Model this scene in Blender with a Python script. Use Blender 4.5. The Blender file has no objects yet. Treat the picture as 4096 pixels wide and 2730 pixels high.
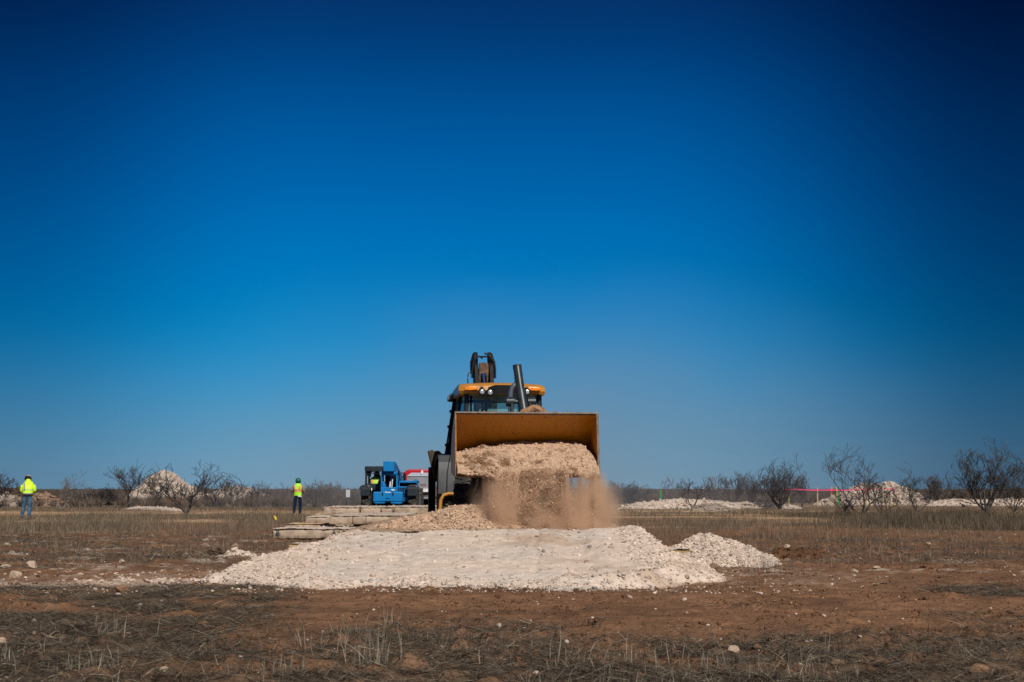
import bpy, math, random
import numpy as np
from mathutils import Vector, Matrix
R = math.radians
D = bpy.data
scene = bpy.context.scene
COL = scene.collection
random.seed(7)

# ------------------------------------------------------------------ camera
FPX, HZN, CAMZ = 5689.0, 1957.0, 1.25
PITCH = math.atan((HZN - 1365.0) / FPX)
cam = D.cameras.new('camera'); camo = D.objects.new('camera', cam); COL.objects.link(camo)
cam.sensor_width = 36; cam.lens = FPX / 4096 * 36
cam.clip_start = 0.1; cam.clip_end = 12000
camo.location = (0, 0, CAMZ); camo.rotation_euler = (R(90) + PITCH, 0, 0)
cam.dof.use_dof = True; cam.dof.focus_distance = 24.5; cam.dof.aperture_fstop = 6.3
scene.camera = camo

# ------------------------------------------------------------------ sky and sun
SUN_EL, SUN_AZ = 43.0, 22.0          # azimuth: degrees to the right of "straight behind the camera"
w = D.worlds.new('World'); scene.world = w; w.use_nodes = True
nt = w.node_tree; nt.nodes.clear()
def N(nt, t, **k):
    n = nt.nodes.new(t)
    for a, b in k.items(): setattr(n, a, b)
    return n
sky = N(nt, 'ShaderNodeTexSky'); sky.sky_type = 'NISHITA'; sky.sun_disc = False
sky.sun_elevation = R(SUN_EL); sky.sun_rotation = R(180 - SUN_AZ)
sky.air_density = 1.0; sky.dust_density = 0.4; sky.ozone_density = 2.0; sky.altitude = 800
tc = N(nt, 'ShaderNodeTexCoord'); sx = N(nt, 'ShaderNodeSeparateXYZ')
nt.links.new(tc.outputs['Generated'], sx.inputs[0])
asn = N(nt, 'ShaderNodeMath', operation='ARCSINE'); nt.links.new(sx.outputs['Z'], asn.inputs[0])
mr = N(nt, 'ShaderNodeMapRange'); mr.inputs['From Min'].default_value = 0; mr.inputs['From Max'].default_value = R(30)
nt.links.new(asn.outputs[0], mr.inputs['Value'])
ramp = N(nt, 'ShaderNodeValToRGB'); nt.links.new(mr.outputs[0], ramp.inputs[0])
ramp.color_ramp.interpolation = 'B_SPLINE'
SKYR = [#ELEV deg, multiplier r,g,b
 (0.07, (0.2038, 0.3968, 0.7467)),
 (0.499, (0.1869, 0.3718, 0.704)),
 (1.999, (0.1511, 0.3511, 0.6147)),
 (4.008, (0.0808, 0.3729, 0.64)),
 (6.021, (0.0, 0.3748, 0.6627)),
 (8.537, (0.0, 0.3558, 0.6755)),
 (11.543, (0.0, 0.3252, 0.6629)),
 (15.499, (0.0, 0.2499, 0.5471)),
 (19.176, (0.0, 0.111, 0.3034)),
 (26, (0.05, 0.1, 0.25)),
 (30, (0.2, 0.3, 0.5)),
]
el = ramp.color_ramp.elements
SKYK = 1.0                            # ramp holds multiplier / SKYK
for i, (e, c) in enumerate(SKYR):
    if i < 2: n_ = el[i]; n_.position = e / 30 if i == 0 else e / 30
    else: n_ = el.new(e / 30)
    n_.color = (c[0] / SKYK, c[1] / SKYK, c[2] / SKYK, 1)
mul = N(nt, 'ShaderNodeVectorMath', operation='MULTIPLY'); nt.links.new(sky.outputs[0], mul.inputs[0]); nt.links.new(ramp.outputs[0], mul.inputs[1])
# edge vignette and polarised darkening put into the sky colour, strongest at right
azm = N(nt, 'ShaderNodeMath', operation='ARCTAN2'); nt.links.new(sx.outputs['X'], azm.inputs[0]); nt.links.new(sx.outputs['Y'], azm.inputs[1])
azr = N(nt, 'ShaderNodeMapRange', interpolation_type='SMOOTHERSTEP'); azr.inputs['From Min'].default_value = R(3); azr.inputs['From Max'].default_value = R(22)
azr.inputs['To Min'].default_value = 1.0; azr.inputs['To Max'].default_value = 0.28
nt.links.new(azm.outputs[0], azr.inputs['Value'])
azl = N(nt, 'ShaderNodeMapRange', interpolation_type='SMOOTHERSTEP'); azl.inputs['From Min'].default_value = R(-22); azl.inputs['From Max'].default_value = R(-7)
azl.inputs['To Min'].default_value = 0.52; azl.inputs['To Max'].default_value = 1.0
nt.links.new(azm.outputs[0], azl.inputs['Value'])
azx = N(nt, 'ShaderNodeMath', operation='MULTIPLY'); nt.links.new(azr.outputs[0], azx.inputs[0]); nt.links.new(azl.outputs[0], azx.inputs[1])
exn = N(nt, 'ShaderNodeMapRange'); exn.inputs['From Max'].default_value = R(20); exn.inputs['To Min'].default_value = .72; exn.inputs['To Max'].default_value = 1.45; nt.links.new(asn.outputs[0], exn.inputs['Value'])
azk = N(nt, 'ShaderNodeMath', operation='POWER'); nt.links.new(azx.outputs[0], azk.inputs[0]); nt.links.new(exn.outputs[0], azk.inputs[1])
cxn = N(nt, 'ShaderNodeCombineXYZ')
for i_, e_ in enumerate((1.1, .96, .80)):
    pw = N(nt, 'ShaderNodeMath', operation='POWER'); nt.links.new(azk.outputs[0], pw.inputs[0]); pw.inputs[1].default_value = e_; nt.links.new(pw.outputs[0], cxn.inputs[i_])
sc2 = N(nt, 'ShaderNodeVectorMath', operation='MULTIPLY'); nt.links.new(mul.outputs[0], sc2.inputs[0]); nt.links.new(cxn.outputs[0], sc2.inputs[1])
bg = N(nt, 'ShaderNodeBackground'); bg.inputs['Strength'].default_value = 0.10
nt.links.new(sc2.outputs[0], bg.inputs['Color'])
wo = N(nt, 'ShaderNodeOutputWorld'); nt.links.new(bg.outputs[0], wo.inputs['Surface'])

sun = D.lights.new('sun', 'SUN'); sun.energy = 4.6; sun.angle = R(0.5); sun.color = (1.0, 0.95, 0.88)
suno = D.objects.new('sun', sun); COL.objects.link(suno)
sd = Vector((math.sin(R(SUN_AZ)) * math.cos(R(SUN_EL)), -math.cos(R(SUN_AZ)) * math.cos(R(SUN_EL)), math.sin(R(SUN_EL))))
suno.rotation_euler = sd.to_track_quat('Z', 'Y').to_euler(); suno.location = (20, -30, 40)

scene.view_settings.view_transform = 'Standard'; scene.view_settings.look = 'None'
scene.view_settings.exposure = 0.0; scene.view_settings.gamma = 1.0
scene.cycles.volume_step_rate = 2.0; scene.cycles.volume_max_steps = 128
scene.cycles.max_bounces = 6; scene.cycles.transparent_max_bounces = 12; scene.cycles.volume_bounces = 3

# ------------------------------------------------------------------ helpers
CP, SP = math.cos(PITCH), math.sin(PITCH)
def at(px, py, Y):
    t = (1365 - py) / FPX
    s = Y / (CP - t * SP)
    return Vector(((px - 2048) / FPX * s, Y, CAMZ + (SP + t * CP) * s))
def grd(px, py, z=0.0):
    t = (1365 - py) / FPX
    s = (z - CAMZ) / (SP + t * CP)
    return Vector(((px - 2048) / FPX * s, (CP - t * SP) * s, z))

def tag(o, label=None, cat=None, group=None, kind=None):
    if label: o['label'] = label
    if cat: o['category'] = cat
    if group: o['group'] = group
    if kind: o['kind'] = kind
    return o
def empty(name, loc, rz=0):
    o = D.objects.new(name, None); COL.objects.link(o); o.location = loc; o.rotation_euler = (0, 0, rz)
    o.empty_display_size = 0.2
    return o

def _h(ix, iy, seed):
    n = (ix.astype(np.int64) * 374761393 + iy.astype(np.int64) * 668265263 + seed * 974634777) & 0x7fffffff
    n = ((n ^ (n >> 13)) * 1274126177) & 0x7fffffff
    n = (n ^ (n >> 16)) & 0xffff
    return n / 65535.0
def vn(x, y, seed=0):
    x = np.asarray(x, float); y = np.asarray(y, float)
    x0 = np.floor(x); y0 = np.floor(y); fx = x - x0; fy = y - y0
    fx = fx * fx * (3 - 2 * fx); fy = fy * fy * (3 - 2 * fy)
    a = _h(x0, y0, seed); b = _h(x0 + 1, y0, seed); c = _h(x0, y0 + 1, seed); d = _h(x0 + 1, y0 + 1, seed)
    return (a * (1 - fx) + b * fx) * (1 - fy) + (c * (1 - fx) + d * fx) * fy
def fbm(x, y, o=4, seed=0, g=0.5):
    s = 0; a = 1; t = 0
    for i in range(o):
        s = s + a * (vn(x * 2 ** i + 17.3 * i, y * 2 ** i - 9.1 * i, seed + i) - 0.5); t += a; a *= g
    return s / t * 2
def sstep(a, b, x):
    t = np.clip((x - a) / (b - a), 0, 1); return t * t * (3 - 2 * t)

# ------------------------------------------------------------------ materials
MATS = {}
def mat(name, col, rough=0.7, metal=0.0, col2=None, nscale=6.0, bump=0.0, bscale=40.0, spec=0.5, attr=None, attrvar=0.25, detail=5, thresh=(0.4, 0.6), coat=0.0, coord='Object', bdist=0.02):
    if name in MATS: return MATS[name]
    m = D.materials.new(name); m.use_nodes = True; t = m.node_tree; b = t.nodes['Principled BSDF']
    b.inputs['Roughness'].default_value = rough; b.inputs['Metallic'].default_value = metal
    b.inputs['Specular IOR Level'].default_value = spec; b.inputs['Coat Weight'].default_value = coat
    tcn = N(t, 'ShaderNodeTexCoord')
    base = None
    if attr:
        a = N(t, 'ShaderNodeAttribute'); a.attribute_name = attr; base = a.outputs['Color']
        no = N(t, 'ShaderNodeTexNoise'); no.inputs['Scale'].default_value = nscale; no.inputs['Detail'].default_value = detail
        t.links.new(tcn.outputs[coord], no.inputs['Vector'])
        mrn = N(t, 'ShaderNodeMapRange'); mrn.inputs['From Min'].default_value = 0.25; mrn.inputs['From Max'].default_value = 0.75
        mrn.inputs['To Min'].default_value = 1 - attrvar; mrn.inputs['To Max'].default_value = 1 + attrvar
        t.links.new(no.outputs['Fac'], mrn.inputs['Value'])
        vm = N(t, 'ShaderNodeVectorMath', operation='SCALE'); t.links.new(base, vm.inputs[0]); t.links.new(mrn.outputs[0], vm.inputs['Scale'])
        t.links.new(vm.outputs[0], b.inputs['Base Color'])
    elif col2 is not None:
        no = N(t, 'ShaderNodeTexNoise'); no.inputs['Scale'].default_value = nscale; no.inputs['Detail'].default_value = detail
        t.links.new(tcn.outputs[coord], no.inputs['Vector'])
        cr = N(t, 'ShaderNodeValToRGB'); cr.color_ramp.elements[0].position = thresh[0]; cr.color_ramp.elements[1].position = thresh[1]
        cr.color_ramp.elements[0].color = (*col, 1); cr.color_ramp.elements[1].color = (*col2, 1)
        t.links.new(no.outputs['Fac'], cr.inputs[0]); t.links.new(cr.outputs[0], b.inputs['Base Color'])
    else:
        b.inputs['Base Color'].default_value = (*col, 1)
    if bump:
        nb = N(t, 'ShaderNodeTexNoise'); nb.inputs['Scale'].default_value = bscale; nb.inputs['Detail'].default_value = 6
        t.links.new(tcn.outputs[coord], nb.inputs['Vector'])
        bp = N(t, 'ShaderNodeBump'); bp.inputs['Strength'].default_value = bump; bp.inputs['Distance'].default_value = bdist
        t.links.new(nb.outputs['Fac'], bp.inputs['Height']); t.links.new(bp.outputs[0], b.inputs['Normal'])
    MATS[name] = m
    return m
def glassmat(name, tint, gl=0.12, rough=0.03, dusty=.14):
    if name in MATS: return MATS[name]
    m = D.materials.new(name); m.use_nodes = True; t = m.node_tree; t.nodes.clear()
    tr = N(t, 'ShaderNodeBsdfTransparent'); tr.inputs[0].default_value = (*tint, 1)
    df = N(t, 'ShaderNodeBsdfDiffuse'); df.inputs[0].default_value = (.26, .52, .52, 1); m2 = N(t, 'ShaderNodeMixShader'); m2.inputs[0].default_value = dusty  # teal diffuse for dust film, also painting sky brightness into the glass
    g = N(t, 'ShaderNodeBsdfGlossy'); g.inputs['Roughness'].default_value = rough; g.inputs[0].default_value = (.9, .95, 1, 1)
    mx = N(t, 'ShaderNodeMixShader'); mx.inputs[0].default_value = gl
    t.links.new(tr.outputs[0], m2.inputs[1]); t.links.new(df.outputs[0], m2.inputs[2]); t.links.new(m2.outputs[0], mx.inputs[1]); t.links.new(g.outputs[0], mx.inputs[2])
    o = N(t, 'ShaderNodeOutputMaterial'); t.links.new(mx.outputs[0], o.inputs[0]); MATS[name] = m
    return m

# ------------------------------------------------------------------ mesh helpers
class MB:
    def __init__(s): s.V = []; s.F = []
    def add(s, vs, fs, M=None):
        k = len(s.V)
        s.V += [tuple(M @ Vector(v)) for v in vs] if M is not None else [tuple(v) for v in vs]
        s.F += [tuple(i + k for i in f) for f in fs]; return s
    def box(s, c, d, rot=None, M=None):
        x, y, z = d[0] / 2, d[1] / 2, d[2] / 2
        vs = [(i * x, j * y, k * z) for i in (-1, 1) for j in (-1, 1) for k in (-1, 1)]
        T = Matrix.Translation(c)
        if rot: T = T @ Matrix.Rotation(R(rot[2]), 4, 'Z') @ Matrix.Rotation(R(rot[1]), 4, 'Y') @ Matrix.Rotation(R(rot[0]), 4, 'X')
        if M is not None: T = M @ T
        return s.add(vs, [(0, 1, 3, 2), (4, 6, 7, 5), (0, 4, 5, 1), (2, 3, 7, 6), (0, 2, 6, 4), (1, 5, 7, 3)], T)
    def tube(s, pts, r, n=8, caps=True):
        pts = [Vector(p) for p in pts]; m = len(pts)
        rs = r if isinstance(r, (list, tuple)) else [r] * m
        vs = []; up = None
        for i, p in enumerate(pts):
            t = (pts[min(i + 1, m - 1)] - pts[max(i - 1, 0)]).normalized()
            if up is None: up = Vector((0, 0, 1)) if abs(t.z) < .9 else Vector((1, 0, 0))
            a = t.cross(up)
            if a.length < 1e-5: a = t.orthogonal()
            a.normalize(); b = t.cross(a).normalized(); up = -b if False else up
            for j in range(n):
                q = 2 * math.pi * j / n
                vs.append(p + (a * math.cos(q) + b * math.sin(q)) * rs[i])
        fs = [(i * n + j, i * n + (j + 1) % n, (i + 1) * n + (j + 1) % n, (i + 1) * n + j) for i in range(m - 1) for j in range(n)]
        if caps: fs += [tuple(range(n - 1, -1, -1)), tuple((m - 1) * n + j for j in range(n))]
        return s.add(vs, fs)
    def prism(s, poly, a0, a1, axis='x'):
        n = len(poly)
        f = {'x': lambda u, v, a: (a, u, v), 'y': lambda u, v, a: (u, a, v), 'z': lambda u, v, a: (u, v, a)}[axis]
        vs = [f(u, v, a0) for u, v in poly] + [f(u, v, a1) for u, v in poly]
        fs = [tuple(range(n))[::-1], tuple(range(n, 2 * n))] + [(i, (i + 1) % n, n + (i + 1) % n, n + i) for i in range(n)]
        return s.add(vs, fs)
    def lathe(s, prof, c=(0, 0, 0), axis='z', n=16):
        vs = []
        for r, h in prof:
            for j in range(n):
                q = 2 * math.pi * j / n; u, v = r * math.cos(q), r * math.sin(q)
                p = {'z': (u, v, h), 'x': (h, u, v), 'y': (u, h, v)}[axis]
                vs.append((c[0] + p[0], c[1] + p[1], c[2] + p[2]))
        m = len(prof)
        fs = [(i * n + j, i * n + (j + 1) % n, (i + 1) * n + (j + 1) % n, (i + 1) * n + j) for i in range(m - 1) for j in range(n)]
        fs += [tuple(range(n)), tuple((m - 1) * n + j for j in range(n))]
        return s.add(vs, fs)
    def ell(s, c, r, n=12, M=None):
        m = n // 2 + 1; vs = []
        for i in range(m + 1):
            a = math.pi * i / m
            for j in range(n):
                q = 2 * math.pi * j / n
                vs.append((c[0] + r[0] * math.sin(a) * math.cos(q), c[1] + r[1] * math.sin(a) * math.sin(q), c[2] + r[2] * math.cos(a)))
        fs = [(i * n + j, i * n + (j + 1) % n, (i + 1) * n + (j + 1) % n, (i + 1) * n + j) for i in range(m) for j in range(n)]
        return s.add(vs, fs, M)
    def build(s, name, m, parent=None, smooth=False, bevel=0, loc=None, keep=False):
        me = D.meshes.new(name); me.from_pydata(s.V, [], s.F); me.validate()
        import bmesh
        bm = bmesh.new(); bm.from_mesh(me)
        bmesh.ops.remove_doubles(bm, verts=bm.verts, dist=1e-5)
        bmesh.ops.recalc_face_normals(bm, faces=bm.faces)
        if smooth:
            for f in bm.faces: f.smooth = True
            for e in bm.edges:
                if len(e.link_faces) == 2 and e.calc_face_angle(0) > R(38): e.smooth = False
        bm.to_mesh(me); bm.free()
        if m: me.materials.append(m)
        o = D.objects.new(name, me); COL.objects.link(o)
        if parent: o.parent = parent
        if loc is not None: o.location = loc
        if bevel:
            b = o.modifiers.new('bevel', 'BEVEL'); b.width = bevel; b.segments = 2; b.limit_method = 'ANGLE'; b.angle_limit = R(35); b.harden_normals = False
        return o

def npmesh(name, V, F, m, col=None, parent=None, smooth=False):
    """V (n,3); F list of int arrays (k, 3 or 4)"""
    F = F if isinstance(F, list) else [F]
    me = D.meshes.new(name); me.vertices.add(len(V)); me.vertices.foreach_set('co', np.asarray(V, np.float32).ravel())
    loops = np.concatenate([f.ravel() for f in F]).astype(np.int32)
    sizes = np.concatenate([np.full(len(f), f.shape[1]) for f in F])
    starts = np.concatenate([[0], np.cumsum(sizes)[:-1]]).astype(np.int32)
    me.loops.add(len(loops)); me.loops.foreach_set('vertex_index', loops)
    me.polygons.add(len(sizes)); me.polygons.foreach_set('loop_start', starts)
    if smooth: me.polygons.foreach_set('use_smooth', np.ones(len(sizes), bool))
    me.update(calc_edges=True)
    if col is not None:
        a = me.attributes.new('tone', 'FLOAT_COLOR', 'POINT')
        c = np.ones((len(V), 4), np.float32); c[:, :3] = col; a.data.foreach_set('color', c.ravel())
    me.materials.append(m)
    o = D.objects.new(name, me); COL.objects.link(o)
    if parent: o.parent = parent
    return o

_t = (1 + 5 ** .5) / 2
ICO = np.array([(-1, _t, 0), (1, _t, 0), (-1, -_t, 0), (1, -_t, 0), (0, -1, _t), (0, 1, _t), (0, -1, -_t), (0, 1, -_t), (_t, 0, -1), (_t, 0, 1), (-_t, 0, -1), (-_t, 0, 1)]) / math.hypot(1, _t)
ICOF = np.array([(0, 11, 5), (0, 5, 1), (0, 1, 7), (0, 7, 10), (0, 10, 11), (1, 5, 9), (5, 11, 4), (11, 10, 2), (10, 7, 6), (7, 1, 8), (3, 9, 4), (3, 4, 2), (3, 2, 6), (3, 6, 8), (3, 8, 9), (4, 9, 5), (2, 4, 11), (6, 2, 10), (8, 6, 7), (9, 8, 1)])
def rotmats(n, rng):
    q = rng.normal(size=(n, 4)); q /= np.linalg.norm(q, axis=1)[:, None]; a, b, c, d = q.T
    return np.stack([np.stack([1 - 2 * (c * c + d * d), 2 * (b * c - a * d), 2 * (b * d + a * c)], 1),
                     np.stack([2 * (b * c + a * d), 1 - 2 * (b * b + d * d), 2 * (c * d - a * b)], 1),
                     np.stack([2 * (b * d - a * c), 2 * (c * d + a * b), 1 - 2 * (b * b + c * c)], 1)], 1)
def stones(P, S, rng, flat=0.75):
    n = len(P); jit = 1 + rng.uniform(-.28, .28, (n, 12, 1))
    sc = rng.uniform(.6, 1.15, (n, 1, 3))
    v = ICO[None] * jit * sc
    v = np.einsum('nij,nkj->nki', rotmats(n, rng), v); v[:, :, 2] *= flat
    v = v * np.asarray(S)[:, None, None] + P[:, None, :]
    f = ICOF[None] + 12 * np.arange(n)[:, None, None]
    return v.reshape(-1, 3), f.reshape(-1, 3)

CALI = np.array([.56, .455, .375]); CALIG = np.array([.53, .45, .385]); SOIL = np.array([.185, .098, .054]); SOILD = np.array([.10, .055, .032])
TAN = np.array([.40, .27, .165]); THATCH = np.array([.085, .065, .048]); DRY = np.array([.21, .165, .11])
soil_m = mat('soil', None, rough=.95, attr='tone', attrvar=.30, nscale=3.0, bump=1.0, bscale=22, spec=.1, detail=10, coord='Object', bdist=.04)
cal_m = mat('caliche', None, rough=.95, attr='tone', attrvar=.14, nscale=9.0, bump=.8, bscale=30, spec=.1, detail=8, bdist=.015)

# ------------------------------------------------------------------ ground
def track_c(x): return 19.2 + 0.35 * np.sin(x * .35) + .02 * x
def ghf(x, y):
    x = np.asarray(x, float); y = np.asarray(y, float)
    near = 1 - sstep(35, 80, y)
    h = .05 * fbm(x * .12, y * .12, 3, 5)
    rgh = .62 + .25 * sstep(-1.5, -5, x) + .55 * sstep(13.2, 12, y) + .10 * sstep(18, 24, y)
    h = h + near * rgh * (.036 * fbm(x * .55, y * .7, 3, 11) + .034 * fbm(x * 2.2, y * 1.8, 3, 21) + .030 * fbm(x * 7, y * 5, 4, 31, .6))
    # wheel marks pressed into the loose soil in front of the ramp
    for cx, wd in ((-.75, .22), (.55, .22), (2.1, .25)):
        cc = cx + .12 * (y - 14) * (.6 if cx > 1 else .1)
        mk = np.exp(-((x - cc) / wd) ** 4) * sstep(11.8, 12.8, y) * (1 - sstep(16.4, 17.2, y))
        h = h + mk * (-.018 + .014 * np.sin(y * 2 * math.pi / .22 + np.abs(x - cc) * 5 + 2 * vn(x * 2, y * 2, 4)))
    # clods
    cl = np.clip(fbm(x * 5, y * 5, 2, 77) - .28, 0, 1); h = h + near * cl * .12 * rgh
    return h
def gz(x, y): return float(ghf(np.array([x]), np.array([y]))[0])
def thatchmask(x, y):
    n = fbm(x * .5, y * 1.1, 3, 41); nf = fbm(x * 3.3, y * 3.0, 3, 43)
    a = sstep(13.3, 12.0, y + 1.6 * n) * (0.75 + .5 * n) * (.25 + .75 * sstep(-.42, -.05, fbm(x * 1.1, y * 1.3, 3, 47)))                  # foreground belt
    b = sstep(-1.8, -3.4, x + 1.3 * n) * sstep(18.6, 17.8, y) * sstep(-.35, .12, n + .35 * nf + .12)
    c = sstep(3.5, 5.5, x) * sstep(0.0, .3, n) * sstep(19.5, 18, y) * .8
    d = sstep(-3, -6, x) * sstep(20.5, 23, y) * sstep(44, 36, y) * sstep(-.25, .25, n + .5 * nf) * .95
    e = sstep(3, 5, x) * sstep(22, 26, y) * sstep(40, 34, y) * sstep(-.15, .3, n + .5 * nf) * .8
    f = .12 * sstep(.1, .4, n)
    return np.clip(np.maximum.reduce([a, b, c, d, e, f]), 0, 1)
def calimask(x, y):
    n = fbm(x * .8, y * 2.0, 4, 61); n2 = fbm(x * 3, y * 5, 3, 63)
    a = np.exp(-((y - track_c(x)) / (.85 + .5 * n)) ** 2) * sstep(-3.2, -5.0, x) * sstep(-.7, .2, n2 + .3)
    b = np.exp(-((y - 21.6 - .03 * x) / .45) ** 2) * sstep(3, 4, x) * sstep(.0, .5, n2 + .1) * .8
    c = sstep(-2.5, -4.5, x) * sstep(19.5, 22, y) * sstep(46, 34, y) * sstep(.16, .42, n * .7 + n2 * .5) * .8
    d = sstep(23, 25, y) * sstep(28, 26, y) * sstep(3.5, 5, x) * sstep(.22, .45, n * .6 + n2 * .5) * .6
    e = np.exp(-((y - 20.5) / 3.2) ** 2) * np.exp(-((x + .6) / 5.2) ** 4) * .55 * sstep(-.3, .3, n2) * sstep(17.6, 18.6, y)
    return np.clip(np.maximum.reduce([a * .9, b, c, d, e]), 0, 1)
def groundcol(x, y):
    n = fbm(x * .35, y * .5, 4, 51); nf = fbm(x * 4, y * 6, 3, 55)
    c = SOIL[None] * (1 + .22 * n + .18 * nf)[:, None]
    dk = np.clip(sstep(.15, .5, fbm(x * .9, y * 1.6, 3, 57)), 0, 1)[:, None] * .55
    c = c * (1 - dk) + SOILD * dk
    def mixin(c, tgt, m): m = np.clip(m, 0, 1)[:, None]; return c * (1 - m) + np.asarray(tgt) * m
    c = mixin(c, THATCH * 1.1, thatchmask(x, y) * .75)
    far = sstep(38, 52, y)
    c = mixin(c, np.array([.235, .15, .092]), far * (.55 + .5 * n))
    # pale rubble bands far off
    nb = fbm(x * .06, y * .3, 3, 71)
    c = mixin(c, TAN * 1.25, sstep(40, 48, y) * sstep(.12, .4, nb + .18 * nf) * .75)
    c = mixin(c, TAN * 1.35, np.exp(-((y - 77 - 2.5 * np.sin(x * .1)) / 6) ** 2) * .8 * sstep(-.4, .3, nf))
    c = mixin(c, CALI * .85, calimask(x, y) * (.75 + .5 * nf))
    c = mixin(c, np.array([.12, .09, .065]), sstep(105, 140, y) * .8)
    return c
rng = np.random.default_rng(3)
ys = np.concatenate([np.linspace(-60, 6, 30), 6 + 3 * np.linspace(0, 1, 20)[1:], 9 * np.exp(np.arange(1, 980) * .0045), np.linspace(760, 9000, 24)])
NC = 1000
u = np.linspace(-1, 1, NC); u = .62 * u + .38 * u ** 5
W = np.maximum(20, np.abs(ys) * .72 + 4)
GX = W[:, None] * u[None] ; GY = np.repeat(ys[:, None], NC, 1)
gx, gy = GX.ravel(), GY.ravel()
V = np.stack([gx, gy, ghf(gx, gy) * 1.0], 1)
idx = np.arange(len(ys) * NC).reshape(len(ys), NC)
Fq = np.stack([idx[:-1, :-1], idx[:-1, 1:], idx[1:, 1:], idx[1:, :-1]], -1).reshape(-1, 4)
# side wings so the sheet reaches far left and right
tag(npmesh('ground', V, Fq, soil_m, groundcol(gx, gy), smooth=True), kind='structure')

# ------------------------------------------------------------------ heaps
def heap(name, label, cat, x0, x1, y0, y1, hf, colf, nx, ny, stone_n, stone_s, seed, kind=None, stone_w=None, drop=.05, m=None, group=None):
    rg = np.random.default_rng(seed)
    X, Y = np.meshgrid(np.linspace(x0, x1, nx), np.linspace(y0, y1, ny)); x, y = X.ravel(), Y.ravel()
    h = hf(x, y); z = h + ghf(x, y) * .0
    V = np.stack([x, y, z], 1); idx = np.arange(nx * ny).reshape(ny, nx)
    F = np.stack([idx[:-1, :-1], idx[:-1, 1:], idx[1:, 1:], idx[1:, :-1]], -1).reshape(-1, 4)
    ok = (z[F] > -drop).any(1); F = F[ok]
    C = colf(x, y, h)
    # stones lying in the surface belong to the heap
    sx_ = rg.uniform(x0, x1, stone_n * 3); sy_ = rg.uniform(y0, y1, stone_n * 3); sz_ = hf(sx_, sy_)
    wgt = np.where(sz_ > -.01, 1.0, 0.0)
    if stone_w is not None: wgt = wgt * stone_w(sx_, sy_, sz_)
    k = rg.uniform(size=len(sx_)) < wgt
    sx_, sy_, sz_ = sx_[k][:stone_n], sy_[k][:stone_n], sz_[k][:stone_n]
    S = stone_s * np.clip(rg.lognormal(0, .55, len(sx_)), .35, 3.6)
    SV, SF = stones(np.stack([sx_, sy_, sz_ + S * .15], 1), S, rg)
    SC = np.repeat(colf(sx_, sy_, sz_) * np.where(rg.uniform(size=(len(sx_), 1)) < .12, .5, 1) * rg.uniform(.72, 1.2, (len(sx_), 1)), 12, 0)
    V2 = np.concatenate([V, SV]); C2 = np.concatenate([C, SC])
    o = npmesh(name, V2, [F, SF + len(V)], m or cal_m, C2)
    sm = np.zeros(len(F) + len(SF), bool); sm[:len(F)] = True; o.data.polygons.foreach_set('use_smooth', sm)
    tag(o, label, cat, group, kind)
    return o
PZ = 0.60     # top of the concrete platform
def ramp_h(x, y):
    xl = np.interp(y, [17.2, 17.6, 18.3, 19.0, 19.6, 22.0, 23], [-1.5, -2.3, -3.3, -4.1, -4.15, -3.62, -3.5])
    xr = np.interp(y, [17.2, 17.5, 18.5, 19.4, 20.2, 22.0, 23], [.6, 1.3, 2.1, 2.75, 2.95, 2.95, 2.9])
    n1 = fbm(x * 1.1, y * 1.1, 4, 101); n2 = fbm(x * 4, y * 4, 3, 103); n3 = fbm(x * 13, y * 13, 2, 107)
    xl = xl + .18 * n1; xr = xr + .25 * n1
    plane = (y - 17.55 - .25 * fbm(x * 1.5, x * 0, 3, 109)) / 4.4 * (PZ + .03)
    plane = plane + .10 * np.exp(-((y - 18.0 - .2 * n1) / .28) ** 2) * sstep(-.2, .3, n1 + .2 * np.sin(x * 2.1))
    sl = (x - xl) * .50; sr = (xr - x) * .55
    h = np.minimum(np.minimum(plane, sl), sr)
    core = sstep(0, .28, np.minimum(sl, sr) - plane)
    rough = 1 - .66 * core * sstep(17.9, 18.3, y)
    h = np.minimum(h, PZ + .022 + .026 * n1)
    for cx in (-1.55, .95): h = h - .028 * np.exp(-((x - cx - .1 * n1) / .2) ** 4) * core
    edge = sstep(21.7, 22.1, y) * (1 - core)
    h = h + rough * (.075 * n1 + .05 * n2 + .02 * n3) - edge * .0
    h = h + .10 * np.exp(-((x + 2.72) / .18) ** 2 - ((y - 21.95) / .35) ** 2)
    h = h - .022 * np.exp(-((x - .27 - .05 * fbm(y * 1.5, y * 0, 3, 77) - .03 * (y - 18)) / .05) ** 2) * sstep(17.9, 18.4, y) * sstep(-.5, .2, fbm(y * 2, y * 0, 3, 78))
    # thin spill of gravel trailing to the left toe
    sp = .05 * np.exp(-((y - 19.3) / .5) ** 2) * sstep(-6.8, -5, x) * sstep(-3, -4, x) * sstep(-.3, .3, n2)
    h = np.maximum(h, sp - .02)
    return h + ghf(x, y) * (1 - sstep(.0, .25, h)) * .8
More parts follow.
